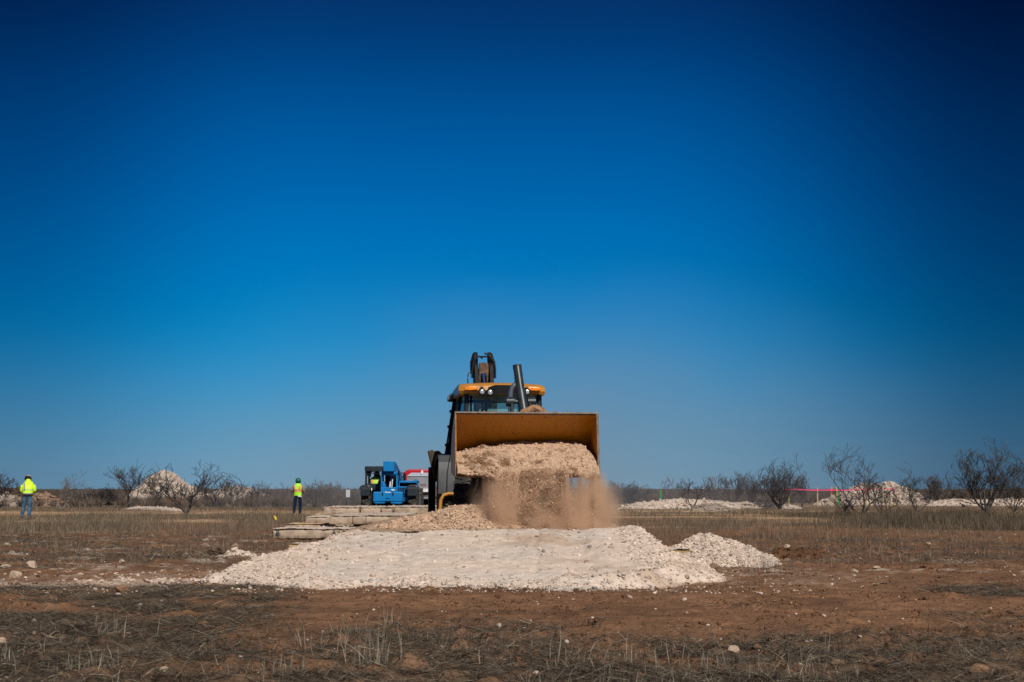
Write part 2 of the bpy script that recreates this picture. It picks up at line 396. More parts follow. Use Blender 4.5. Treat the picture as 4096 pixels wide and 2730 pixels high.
def ramp_c(x, y, h):
    n = fbm(x * .9, y * 1.4, 4, 121); n2 = fbm(x * 7, y * 9, 3, 123)
    xl = -2.75 - (22 - y) * .05; core = sstep(xl, xl + .5, x) * sstep(2.0, 1.5, x)
    g = core * np.maximum(sstep(.02, .3, n + .15 * np.exp(-((y - 18.6) / .5) ** 2) + .1 * sstep(21, 21.8, y)), 0)
    c = CALI * (1 - g)[:, None] + CALIG * g[:, None]
    c = c * (1 + .13 * n2 + .08 * fbm(x * 3, y * 5, 3, 131))[:, None]
    br = sstep(.2, .6, fbm(x * 1.3, y * 2.2, 4, 127) + .08 * n2 + .5 * np.exp(-((x - .25) / .45) ** 2 - ((y - 21.4) / .5) ** 2)) * .5
    c = c * (1 - br)[:, None] + np.array([.33, .22, .14]) * br[:, None]
    t = sstep(.05, -.01, h)[:, None] * .6
    return c * (1 - t) + SOIL * 1.3 * t
def ramp_w(x, y, z):
    core = sstep(-3.0, -2.2, x) * sstep(2.1, 1.4, x) * sstep(18.0, 18.6, y)
    return 1 - .88 * core
heap('gravel_ramp', 'broad pale crushed stone ramp rising to the concrete platform under the loader bucket', 'gravel ramp', -7.2, 3.7, 17.0, 22.15, ramp_h, ramp_c, 620, 330, 17000, .0125, 11, stone_w=ramp_w)

def ridge_pile(pts, slope, seed, rough=1.0, base=0.0):
    P = np.array(pts, float)
    def f(x, y):
        best = np.full(x.shape, -9.0)
        for i in range(len(P) - 1):
            a, b = P[i], P[i + 1]; d = b[:2] - a[:2]; L = max((d ** 2).sum(), 1e-9)
            t = np.clip(((x - a[0]) * d[0] + (y - a[1]) * d[1]) / L, 0, 1)
            dx = x - a[0] - t * d[0]; dy = y - a[1] - t * d[1]; r = np.hypot(dx, dy)
            hh = a[2] * (1 - t) + b[2] * t
            rr = np.sqrt(r * r + (.12 * hh / slope) ** 2) - .12 * hh / slope
            best = np.maximum(best, hh - slope * rr)
        k = max(P[:, 2].max() - base, .1)
        n = fbm(x * 1.1 / k, y * 1.1 / k, 4, seed) * .14 * k + fbm(x * 5, y * 5, 3, seed + 9) * .035 * min(1, k * 2) + fbm(x * 16, y * 16, 2, seed + 5) * .012
        return best + n * rough
    return f
def calc(c, var=.1, dark=None, seed=1, amt=.4, thr=.2):
    c = np.asarray(c)
    def f(x, y, h):
        n = fbm(x * 2.5, y * 2.5, 4, seed); o = c[None] * (1 + var * n)[:, None]
        if dark is not None:
            m = sstep(thr, thr + .3, fbm(x * 1.5, y * 1.5, 4, seed + 3))[:, None] * amt; o = o * (1 - m) + np.asarray(dark) * m
        return o
    return f
PILE = np.array([.47, .325, .225])
def gp(px, py, Y): v = at(px, py, Y); return (v.x, v.y, v.z)
# mixed pile on the platform, left of the falling dirt
f = ridge_pile([(-2.15, 24.2, .66), (-1.5, 24.35, .86), (-.95, 24.45, .975), (-.5, 24.4, .95), (-.15, 24.35, .84), (.3, 24.3, .68)], .52, 201, 1.0, base=.55)
heap('dirt_pile', 'tan pile of crumbly fill on the platform left of the falling dirt', 'dirt pile', -2.75, 1.2, 23.1, 26.2, lambda x, y: f(x, y) , calc(PILE, .15, [.24, .14, .08], 205, .45, .22), 330, 240, 7000, .012, 12, drop=-.56, stone_w=lambda x, y, z: (z > PZ - .03) * 1.0)
f2 = ridge_pile([(2.55, 23.9, .20), (2.9, 23.9, .30), (3.25, 23.8, .52), (3.5, 23.9, .34), (3.85, 24.2, .29), (4.1, 24.4, .22)], .50, 211)
heap('gravel_pile', 'low white gravel pile beside the right foot of the big ramp', 'gravel pile', 1.9, 5.2, 22.3, 25.9, f2, calc(CALI * .98, .1, [.36, .25, .17], 215, .3, .3), 330, 300, 8000, .0125, 13, group='pale spoil piles')
f3 = ridge_pile([(4.75, 25.6, .16), (5.2, 25.7, .20), (5.55, 25.8, .14)], .6, 221, 1.4)
heap('dirt_clod', 'dark brown earth clod at the right end of the low gravel pile', 'earth clod', 4.3, 6.1, 24.9, 26.5, f3, calc([.14, .07, .035], .3, [.07, .035, .02], 225, .6, .1), 130, 110, 300, .02, 14, m=soil_m)

# far spoil heaps
def far_heap(name, label, cat, pts, slope, col, seed, sn=900, ss=.06, rough=1.0, dark=None, m=None, group='spoil heaps in the distance', n=260):
    P = [gp(*p) for p in pts]; xs = [p[0] for p in P]; Y = P[0][1]; H = max(p[2] for p in P)
    mrg = H / slope + 1.0
    f = ridge_pile(P, slope, seed, rough)
    heap(name, label, cat, min(xs) - mrg, max(xs) + mrg, min(p[1] for p in P) - mrg, max(p[1] for p in P) + mrg, f, calc(col, .12, dark if dark is not None else np.asarray(col) * .55, seed + 4, .4, .25), n, 160, sn, ss, seed, m=m, group=group)
far_heap('spoil_mound', 'tall pale stone mound with a rounded top behind bare trees at left', 'mound', [(592, 1922, 130), (620, 1896, 130), (655, 1880, 130), (688, 1890, 131), (720, 1914, 131), (765, 1942, 131), (815, 1962, 132)], 1.0, CALI * .78, 301, 1500, .05, rough=.22)
far_heap('spoil_mound', 'long pale mound with a flat bumpy top right of the tall rounded mound', 'mound', [(870, 1962, 131), (905, 1947, 131), (960, 1946, 131), (1010, 1952, 131), (1070, 1978, 131)], .8, CALI * .70, 311, 1200, .06, rough=.35)
far_heap('dirt_mound', 'low red brown earth mound in front of the tall pale mound', 'mound', [(670, 2000, 104), (700, 1993, 104), (735, 2003, 104)], .5, SOIL * .9, 321, 300, .05, m=soil_m)
far_heap('spoil_mound', 'pale mound at the left edge behind the stooping worker', 'mound', [(-60, 1972, 98), (20, 1972, 98), (60, 1985, 98)], .55, CALI * .55, 331, 600, .08, n=160)
far_heap('dirt_mound', 'dark brown brushy earth mound at the far left edge', 'mound', [(0, 1962, 106), (40, 1957, 106), (90, 1960, 106), (125, 1975, 106)], .55, [.09, .055, .04], 341, 600, .12, m=soil_m, n=160)
far_heap('dirt_mound', 'pinkish brown mound just right of the stooping worker', 'mound', [(135, 1980, 104), (165, 1976, 104), (200, 1992, 104)], .5, [.26, .17, .12], 351, 500, .08, m=soil_m, n=160)
far_heap('spoil_mound', 'long low white spoil bank behind the forked sapling', 'mound', [(2500, 2022, 90), (2560, 2008, 90), (2640, 2005, 90), (2690, 1996, 90), (2790, 1997, 90), (2860, 2006, 91), (2960, 2009, 92), (3100, 2018, 93), (3170, 2022, 93)], .42, CALI * .88, 361, 1500, .05, n=420)
far_heap('spoil_mound', 'small grey rubble heap in front of the long white bank', 'mound', [(2815, 2018, 80), (2850, 2014, 80), (2880, 2021, 80)], .42, CALI * .5, 371, 500, .04, n=160)
far_heap('spoil_mound', 'big white rubble mound behind the pink tape and wooden stakes', 'mound', [(3280, 2005, 112), (3380, 1968, 112), (3445, 1938, 112), (3510, 1941, 112), (3545, 1930, 112), (3575, 1938, 113), (3630, 1960, 113), (3680, 1995, 113)], .70, CALI * .80, 381, 3600, .08, rough=.55, n=420, dark=[.16, .12, .09])
far_heap('spoil_mound', 'low white bank right of the big white mound, behind the wide bare tree', 'mound', [(3740, 2005, 105), (3800, 1998, 105), (3870, 1998, 105), (3960, 2001, 105), (4060, 1996, 104), (4200, 1996, 103)], .40, CALI * .85, 391, 1200, .05, n=420)
def flat_heap(name, label, pts, col, seed): far_heap(name, label, 'rubble strip', pts, .25, col, seed, 300, .03, group='rubble strips')
flat_heap('rubble_strip', 'thin white gravel strip under the forked bare tree at left', [(545, 2027, 88), (640, 2028, 86), (720, 2038, 82)], CALI * .85, 401)
flat_heap('rubble_strip', 'thin pale rubble strip right of the far slabs and small brush', [(2560, 2043, 78), (2700, 2044, 78), (2860, 2046, 77)], TAN * 1.2, 411)
# narrow strip of gravel along the low slab at left of the ramp
f4 = ridge_pile([(-5.2, 26.2, .10), (-5.05, 26.2, .17), (-4.8, 26.1, .09), (-4.5, 25.9, .05), (-3.2, 25.6, .06)], .75, 421, .6)
heap('gravel_strip', 'narrow white gravel ridge running left from the ramp to the dark root clump', 'gravel strip', -5.9, -3.0, 25.2, 27.1, f4, calc(CALI, .1), 200, 120, 1500, .018, 15)
# ------------------------------------------------------------------ concrete slabs
def octa(P, S, rng):
    n = len(P); b_ = np.array([(1, 0, 0), (-1, 0, 0), (0, 1, 0), (0, -1, 0), (0, 0, 1), (0, 0, -1.)]); f_ = np.array([(0, 2, 4), (2, 1, 4), (1, 3, 4), (3, 0, 4), (2, 0, 5), (1, 2, 5), (3, 1, 5), (0, 3, 5)])
    v = b_[None] * rng.uniform(.55, 1.25, (n, 6, 1)); v = np.einsum('nij,nkj->nki', rotmats(n, rng), v) * np.asarray(S)[:, None, None] + P[:, None, :]
    return v.reshape(-1, 3), (f_[None] + 6 * np.arange(n)[:, None, None]).reshape(-1, 3)
conc = mat('concrete', (.24, .175, .125), .95, col2=(.43, .335, .25), nscale=3.2, thresh=(.34, .58), bump=.8, bscale=14, spec=.15, bdist=.02, detail=8)
def slab(name, label, x0, x1, y0, y1, z0, z1, seed, grav=CALI, gn=900, gs=.012, m=None, amp=.009, joints=(), cat='concrete slab', edge=.026, group='concrete slabs stacked behind the ramp'):
    """weathered slab: displaced faces with chipped edges; a dusting of gravel is a child"""
    rg = np.random.default_rng(seed)
    o = empty(name, (0, 0, 0)); tag(o, label, cat, group)
    nx = max(8, int((x1 - x0) / .05)); nz = max(4, int((z1 - z0) / .04)); ny = max(8, int((y1 - y0) / .10))
    xs = np.linspace(x0, x1, nx); yv = np.linspace(y0, y1, ny); zs = np.linspace(z0, z1, nz)
    Vs = []; Fs = []; k = 0
    def sheet(A, B, C):
        nonlocal k
        n1, n2 = A.shape; idx = k + np.arange(n1 * n2).reshape(n1, n2)
        Vs.append(np.stack([A.ravel(), B.ravel(), C.ravel()], 1)); Fs.append(np.stack([idx[:-1, :-1], idx[:-1, 1:], idx[1:, 1:], idx[1:, :-1]], -1).reshape(-1, 4)); k += n1 * n2
    X, Z = np.meshgrid(xs, zs); sheet(X, np.full_like(X, y0), Z); sheet(X[::-1], np.full_like(X, y1), Z[::-1])
    X, Y = np.meshgrid(xs, yv); sheet(X, Y, np.full_like(X, z1)); sheet(X[::-1], Y[::-1], np.full_like(X, z0))
    Y, Z = np.meshgrid(yv, zs); sheet(np.full_like(Y, x0), Y, Z); sheet(np.full_like(Y, x1), Y, Z)
    V = np.concatenate(Vs)
    n = fbm(V[:, 0] * 3 + V[:, 2] * 5, V[:, 1] * 3 - V[:, 2] * 4, 4, seed); n2 = fbm(V[:, 0] * 9, V[:, 1] * 9 + V[:, 2] * 9, 3, seed + 3)
    ctr = np.array([(x0 + x1) / 2, (y0 + y1) / 2, (z0 + z1) / 2]); hs = np.array([x1 - x0, y1 - y0, z1 - z0]) / 2
    rel = np.abs(V - ctr) / hs; on = rel > .999; cnt = on.sum(1)
    inw = -np.sign(V - ctr) * on
    V = V + inw * ((cnt > 1) * (edge * (.5 + np.clip(n2 * 1.5, 0, 1.2))))[:, None] + (np.sign(V - ctr) * on) * (amp * n)[:, None]
    npmesh('slab_body', V, Fs, m or conc, parent=o)
    j = MB()
    for q in joints: j.box((q, y0 - .008, (z0 + z1) / 2), (.014, .012, (z1 - z0) * .96), (0, 2 * (rg.uniform() - .5), 0))
    if joints: j.build('joint', mat('joint_gap', (.05, .035, .025), .95), o)
    if gn:
        X, Y = np.meshgrid(np.linspace(x0 + .02, x1 - .02, 120), np.linspace(y0 + .01, y1 - .02, 50)); x, y = X.ravel(), Y.ravel()
        def gh(x, y): return z1 + .025 * fbm(x * 2, y * 2, 3, seed + 7) + .02 * fbm(x * 8, y * 8, 3, seed + 8) + .01
        P = np.stack([x, y, gh(x, y)], 1); idx = np.arange(len(x)).reshape(X.shape)
        F = np.stack([idx[:-1, :-1], idx[:-1, 1:], idx[1:, 1:], idx[1:, :-1]], -1).reshape(-1, 4)
        px_ = rg.uniform(x0 + .02, x1 - .02, gn); py_ = y0 + .01 + (y1 - y0 - .04) * rg.uniform(size=gn) ** 1.6
        S = gs * .62 * np.clip(rg.lognormal(0, .55, gn), .4, 3.5); SV, SF = stones(np.stack([px_, py_, gh(px_, py_) + S * .2], 1), S, rg)
        C = np.concatenate([grav * (1 + .12 * fbm(x * 2, y * 2, 3, seed))[:, None], np.repeat(grav * rg.uniform(.7, 1.15, (gn, 1)), 12, 0)])
        npmesh('gravel_cover', np.concatenate([P, SV]), [F, SF + len(P)], cal_m, C, parent=o)
    return o
def eyebolt(x, y, z, parent, r=.055):
    b = MB(); b.lathe([(r * .3, -.03), (r * .3, .0), (r, .005), (r, .02), (r * .55, .03)], (x, y - .02, z), 'y', 12)
    b.tube([(x, y - .05, z + .02), (x - .02, y - .09, z + .05), (x, y - .1, z + .09), (x + .03, y - .07, z + .07), (x + .01, y - .04, z + .03)], .012, 6)
    b.build('lifting_bolt', mat('galvanised', (.33, .36, .38), .35, .9), parent, True)
plat = slab('concrete_platform', 'wide dirt-strewn concrete platform carrying the yellow loader', -2.72, 1.9, 22.13, 34.0, .01, PZ - .02, 501, PILE * .72, 5200, .014, cat='platform', group=None)
P1 = lambda px, py, Y: at(px, py, Y)
Yb = 36.0
s3 = slab('concrete_slab', 'long thin concrete slab lowest and farthest left, round bolt on its face', P1(1124, 0, Yb).x, P1(1560, 0, Yb).x, Yb, Yb + 2.4, .005, .235, 511, CALI * .9, 1500, .016)
eyebolt(P1(1148, 0, Yb).x, Yb, .13, s3); eyebolt(P1(1364, 0, Yb).x, Yb, .13, s3, .045)
Yc = 37.6
s2 = slab('concrete_slab', 'thick concrete slab overlapping the long low slab, dark gap under it', P1(1336, 0, Yc).x, P1(1640, 0, Yc).x, Yc + .35, Yc + 5, .315, .535, 521, CALI * .8, 1300, .016, joints=(P1(1430, 0, Yc).x, P1(1481, 0, Yc).x))
sb = slab('concrete_slab', 'concrete footing hidden in the gap under the thick slab', P1(1420, 0, Yc).x, P1(1640, 0, Yc).x, Yc + 1.0, Yc + 4.6, .24, .312, 525, gn=0)
Yd = 45.5
def topblock(lbl, a, b, seed, z0=.43, z1=.66, dy=0): return slab('concrete_slab', lbl, P1(a, 0, Yd).x, P1(b, 0, Yd).x, Yd + dy, Yd + 3.4, z0, z1, seed, CALI * .85, 700, .018)
topblock('broken-edged slab on top left, jutting out over a dark shadow', 1318, 1458, 531)
topblock('middle slab of the top row, right of the overhanging one', 1462.5, 1541, 532, .45, .655, .05)
topblock('small right-hand slab at the end of the top row', 1544, 1585, 533, .46, .65, .1)
topblock('dusty slab of the top row under the blue machine', 1590, 1760, 534, .42, .67, .25)
slab('concrete_slab', 'concrete base carrying the top row of slabs', P1(1400, 0, Yd).x, P1(1760, 0, Yd).x, Yd - 2.2, Yd + 3.2, .02, .415, 535, PILE * .6, 900, .016)
slab('concrete_slab', 'added backing block under the overhanging broken-edged slab, keeping its gap dark', P1(1338, 0, Yd).x, P1(1399, 0, Yd).x, Yd + .75, Yd + 3.0, .02, .41, 537, gn=0)  # added block closing the cavity so the gap under the overhang stays dark
Ye = 52
slab('concrete_slab', 'pale concrete slab lying on the ground behind the thick slab', P1(1254, 0, Ye).x, P1(1420, 0, Ye).x, Ye, Ye + 3, .02, .23, 541, CALI * .9, 500, .018)
slab('concrete_slab', 'thin pinkish slab edge showing behind the pale slab', P1(1285, 0, 60).x, P1(1400, 0, 60).x, 60, 62, .02, .20, 542, TAN * 1.3, 100, .02)
slab('concrete_slab', 'thin tan slab half buried behind the long low slab', P1(1180, 0, 47).x, P1(1400, 0, 47).x, 46.6, 48.4, -.02, .10, 543, TAN * 1.3, 300, .02)
slab('concrete_slab', 'low white gravel-covered slab barely out of the ground left of the ramp', P1(1082, 0, 25).x, P1(1262, 0, 25).x, 25.0, 26.2, -.04, .085, 544, CALI, 1600, .014)
timb = mat('timber', (.30, .19, .085), .8, col2=(.42, .28, .13), nscale=3, bump=.4, bscale=25)
def timber(label, px0, px1, Y, z0, z1):
    o = slab('timber_block', label, at(px0, 0, Y).x, at(px1, 0, Y).x, Y, Y + .9, z0, z1, int(px0), CALI * .9, 150, .012, m=timb, amp=.004, edge=.008, cat='timber block', group='timber blocks beside the ramp')
    b = MB(); xa, xb = at(px0, 0, Y).x, at(px1, 0, Y).x
    b.box(((xa + xb) / 2, Y - .006, z0 + (z1 - z0) * .45), (xb - xa - .02, .008, .006)); b.build('plank_seam', mat('seam', (.09, .055, .03), .9), o)
    return o
t1 = timber('yellowish timber block poking out left of the ramp', 1191, 1300, 28.2, .015, .165); eyebolt(at(1232, 0, 28.2).x, 28.2, .06, t1, .06)
timber('yellowish timber block poking out between ramp and right gravel pile', 2600, 2738, 23.3, .03, .26)

# ------------------------------------------------------------------ trees
bark = mat('bark', (.030, .026, .024), .9, col2=(.06, .052, .046), nscale=8)
barkg = mat('bark_grey', (.10, .085, .075), .9, col2=(.16, .135, .12), nscale=8)
def tubesnp(S, n=4):
    """S: list of (p0,p1,r0,r1) -> V,F"""
    A = np.array([s[0] for s in S]); B = np.array([s[1] for s in S]); r0 = np.array([s[2] for s in S]); r1 = np.array([s[3] for s in S])
    t = B - A; t /= np.linalg.norm(t, axis=1)[:, None] + 1e-9
    up = np.where(np.abs(t[:, 2:3]) < .9, [[0, 0, 1.]], [[1., 0, 0]]); a = np.cross(t, up); a /= np.linalg.norm(a, axis=1)[:, None]; b = np.cross(t, a)
    q = np.arange(n) * 2 * math.pi / n; c, s = np.cos(q), np.sin(q)
    ring = a[:, None] * c[None, :, None] + b[:, None] * s[None, :, None]
    V = np.concatenate([A[:, None] + ring * r0[:, None, None], B[:, None] + ring * r1[:, None, None]], 1).reshape(-1, 3)
    j = np.arange(n); f = np.stack([j, (j + 1) % n, (j + 1) % n + n, j + n], 1)
    return V, (f[None] + 2 * n * np.arange(len(S))[:, None, None]).reshape(-1, 4)
def tree(name, label, px, pyb, pyt, wpx, seed, stems=4, Y=None, dens=1.0, m=None, lean=0, group='bare mesquite trees on the plain', cat='tree', rk=1.0, upright=.5):
    rg = random.Random(seed)
    base = grd(px, pyb); Y = base.y if Y is None else Y; base = at(px, pyb, Y); base.z = gz(base.x, base.y) - .03
    top = at(px, pyt, Y); H = top.z - base.z; Wd = wpx / FPX * Y / 2
    best = None
    for att in range(7):
        rg = random.Random(seed + 1000 * att); trunk, crown = [], []
        minr = .0066 * rk * max(1, Y / 75)
        def grow(p, d, L, r, lv):
            nseg = 5 if lv < 2 else 4
            for i in range(nseg):
                d = (d + Vector((rg.gauss(0, .25), rg.gauss(0, .25), rg.gauss(.09, .15)))).normalized()
                ex = (p.x / Wd) ** 2 + (p.y / Wd) ** 2 + max(0, (p.z - H * .35) / (H * .65)) ** 2
                if ex > 1.15: d = (d + Vector((-p.x / Wd, -p.y / Wd, -.2 if p.z > H else .15)) * .2).normalized()
                r2 = max(r * .88, minr); q = p + d * (L / nseg)
                if q.z < .08: q.z = .08 + rg.random() * .05
                (trunk if lv < 2 else crown).append((tuple(p), tuple(q), r, r2)); p, r = q, r2
                if lv < 4 and i > 0 and rg.random() < (.72 if lv < 2 else .62 if lv < 3 else .5) * dens:
                    sd_ = (d + Vector((rg.gauss(0, .7), rg.gauss(0, .7), rg.gauss(.25, .4)))).normalized()
                    grow(p, sd_, L * rg.uniform(.5, .85) * (1 - .09 * i), max(r * .62, minr), lv + 1)
            if lv < 4:
                for k in range(2 if rg.random() < .75 else 1):
                    sd_ = (d + Vector((rg.gauss(0, .4), rg.gauss(0, .4), rg.gauss(.12, .3)))).normalized()
                    grow(p, sd_, L * rg.uniform(.6, .9), max(r * .72, minr), lv + 1)
        for s_ in range(stems):
            a = math.pi * (s_ + .2 + rg.random() * .6) / stems if stems < 5 else 2 * math.pi * (s_ + rg.random() * .8) / stems
            sp = (1 - upright) * rg.uniform(.5, 1.3) * Wd / H * 1.3
            d = Vector((math.cos(a) * sp * (1.25 if stems < 5 else 1) + lean, rg.uniform(-.4, .4) * sp if stems < 5 else math.sin(a) * sp * .8, 1)).normalized()
            grow(Vector((rg.gauss(0, .05), rg.gauss(0, .05), 0)), d, H * rg.uniform(.40, .52), H * .019 * rk * rg.uniform(.8, 1.2) * (1.3 if stems < 3 else 1), 0)

        cx_ = np.array([c_[1] for c_ in crown]); w98 = np.percentile(np.abs(cx_[:, 0]), 96); hh_ = np.percentile(cx_[:, 2], 99.3); med = np.median(cx_[:, 2]) / hh_
        bal = abs(np.percentile(cx_[:, 0], 92) + np.percentile(cx_[:, 0], 8)) / Wd
        cost = abs(math.log(w98 / hh_ * H / Wd)) + bal * .8 + 2.5 * abs(med - .58) + .5 * abs(math.log(hh_ / H)) + (0 if len(crown) > 900 * dens else 1.0) + (.5 if len(crown) > 5000 else 0)
        if best is None or cost < best[0]: best = (cost, trunk, crown)
    trunk, crown = best[1:]
    o = empty(name, base); tag(o, label, cat, group)
    V, F = tubesnp(trunk, 6); 
    # scale the tree so its drawn height matches
    Vc, Fc = tubesnp(crown, 3)
    kz = H / max(np.percentile(Vc[:, 2], 99.3), .1); kx = min(3.0, max(.6, Wd / np.percentile(np.abs(Vc[:, 0]), 98.5)))
    for A in (V, Vc): A[:, 2] *= kz; A[:, 0] *= kx
    npmesh('trunk', V, F, m or bark, parent=o); npmesh('crown', Vc, Fc, m or bark, parent=o)
    return o
T = [ # label, px, base, top, width, seed, kw
 ('bare bush cut by the left edge of the picture', -30, 2012, 1895, 190, 1, dict(Y=92, stems=5)),
 ('thin grey sapling with two upright forks right of the stooping worker', 247, 2045, 1890, 150, 2, dict(stems=2, dens=.62, m=barkg, upright=.45)),
 ('wide dark bare tree left of the tall pale mound', 520, 2030, 1872, 250, 3, dict(stems=4, Y=93)),
 ('thin bare tree in front of the left flank of the tall mound', 616, 2035, 1905, 110, 4, dict(stems=3)),
 ('forked dark bare tree in front of the tall pale mound', 740, 2064, 1862, 285, 5, dict(stems=2, rk=1.25, upright=.3, dens=1.05)),
 ('dense grey bush right of the forked dark tree', 860, 2035, 1898, 170, 6, dict(stems=6, upright=.55, dens=.8)),
 ('small bare bush in front of the long flat mound', 930, 2024, 1925, 120, 7, dict(stems=4, dens=.75)),
 ('bare bush at the right tail of the long flat mound', 1030, 2012, 1930, 130, 8, dict(stems=4, Y=112, dens=.75)),
 ('bare scrub just left of the green-helmeted worker', 1112, 2022, 1944, 110, 9, dict(stems=5, Y=108, m=barkg)),
 ('tangled grey bush right of the green-helmeted worker', 1268, 2030, 1934, 170, 10, dict(stems=9, Y=98, m=barkg)),
 ('grey bush left of the small post-mounted box', 1340, 2032, 1960, 110, 11, dict(stems=6, Y=96, m=barkg)),
 ('low bush between the small box and the blue machine', 1440, 2036, 1958, 90, 12, dict(stems=7, Y=96, m=barkg)),
 ('faint grey bush right of the falling dirt', 2452, 2012, 1930, 110, 13, dict(stems=5, Y=115, m=barkg)),
 ('round bare bush left of the bright green stake', 2530, 2006, 1938, 130, 14, dict(stems=6, Y=118)),
 ('faint tall twiggy bush right of the bright green stake', 2695, 2000, 1910, 90, 15, dict(stems=3, Y=125, m=barkg, dens=.7)),
 ('slim forked sapling in front of the long white bank', 2775, 2040, 1917, 150, 16, dict(stems=2, upright=.55, dens=.7, rk=1.1)),
 ('bare bush leaning right behind the long white bank', 2840, 2005, 1912, 110, 17, dict(stems=4, Y=120, m=barkg)),
 ('dark bare tree left of the bushy tree by the tape', 2945, 2006, 1896, 130, 18, dict(stems=4, Y=105)),
 ('thin bare tree between the dark tree and the bushy one', 3010, 2006, 1900, 90, 19, dict(stems=4, Y=105)),
 ('dense low-branched bare tree where the pink tape starts', 3120, 2036, 1858, 225, 20, dict(stems=7, upright=.3, rk=1.15)),
 ('small bare tree behind the first wooden stakes', 3208, 2012, 1905, 80, 21, dict(stems=4, Y=101)),
 ('tall spreading bare tree in front of the big white mound', 3440, 2062, 1800, 340, 22, dict(stems=3, upright=.3, rk=1.15, dens=.8)),
 ('short bare tree right of the tall spreading one', 3528, 2058, 1915, 130, 23, dict(stems=4)),
 ('low thorny bush in front of the left part of the white mound', 3385, 2068, 1968, 130, 24, dict(stems=5, upright=.4, dens=.7)),
 ('ragged bare bush at the right foot of the white mound', 3672, 2058, 1912, 150, 25, dict(stems=5, dens=.75)),
 ('faint bare bush behind, between white mound and the widest tree', 3755, 2010, 1908, 130, 26, dict(stems=6, Y=112)),
 ('widest bare tree at right, many leaning stems', 3950, 2064, 1795, 320, 27, dict(stems=6, upright=.35, rk=1.15)),
 ('bare bush leaning into the right edge of the picture', 4060, 2050, 1900, 120, 28, dict(stems=5)),
 ('low twiggy bush left of the leftmost wide tree', 420, 2022, 1955, 120, 29, dict(stems=7, Y=100)),
 ('low grey twigs right of the two-forked sapling', 330, 2020, 1950, 120, 30, dict(stems=6, Y=102, m=barkg)),
]
for lb, px, b, t, wd, sd_, kw in T:
    tree('bare_tree' if b - t > 110 else 'bare_bush', lb, px, b, t, wd, sd_, cat='tree' if b - t > 110 else 'bush', **kw)

# far scrub: one mass to the horizon
def scrub(name, label, n, y0, y1, hm, seed, tw, col, xlim=.62, wtw=.02, power=1.0, xmax=1e9):
    rg = np.random.default_rng(seed)
    y = y0 * (y1 / y0) ** (rg.uniform(size=n) ** power); x = rg.uniform(-xlim, xlim, n) * y * 1.0
    k = (fbm(x * .05, y * .03, 3, seed) > -.28) & (x < xmax); x, y = x[k], y[k]; n = len(x)
    hh = hm * rg.uniform(.55, 1.1, n) * (1 + .5 * fbm(x * .1, y * .02, 2, seed + 1))
    a = rg.uniform(0, 2 * math.pi, (n, tw)); sp = rg.uniform(.1, 1.15, (n, tw)); L = hh[:, None] * rg.uniform(.45, 1.1, (n, tw))
    wdt = wtw * np.clip(y / y0, 1, 8)[:, None] ** .9 * rg.uniform(.6, 1.5, (n, tw))
    b0 = rg.uniform(0, .35, (n, tw)) * hh[:, None]
    bx = x[:, None] + np.cos(a) * sp * hh[:, None] * .35; by = y[:, None] + np.sin(a) * sp * hh[:, None] * .35
    tx = bx + np.cos(a) * sp * L * .5 + rg.normal(0, .1, (n, tw)); ty = by + np.sin(a) * sp * L * .5; tz = b0 + L * .8
    ang = rg.uniform(0, math.pi, (n, tw)); ox, oy = np.cos(ang) * wdt, np.sin(ang) * wdt * .4
    g = ghf(x, y)[:, None] * .5
    V = np.stack([np.stack([bx - ox, by - oy, b0 + g], -1), np.stack([bx + ox, by + oy, b0 + g], -1), np.stack([tx, ty, tz + g], -1)], 2).reshape(-1, 3)
    F = np.arange(len(V)).reshape(-1, 3)
    C = np.repeat((np.asarray(col)[None, None] * rg.uniform(.6, 1.5, (n, tw, 1)) * rg.uniform(.75, 1.25, (n, 1, 1))).reshape(-1, 3), 3, 0)
    tag(npmesh(name, V, F, veg_m, C), label, 'scrub', kind='stuff')
veg_m = mat('dry_stems', None, rough=.9, attr='tone', attrvar=.2, nscale=2.0, spec=.1, coord='Object')
scrub('scrub', 'grey brown leafless scrub covering the plain to the horizon', 7300, 118, 620, 1.15, 41, 34, [.085, .066, .054], wtw=.035)
scrub('scrub', 'faint band of scrub along the far horizon', 5900, 560, 4200, 1.5, 43, 12, [.075, .062, .056], wtw=.16)
scrub('scrub', 'grey tangled brush behind the worker and the slabs at left', 1300, 92, 128, .95, 45, 60, [.10, .078, .062], wtw=.022, xmax=-5)

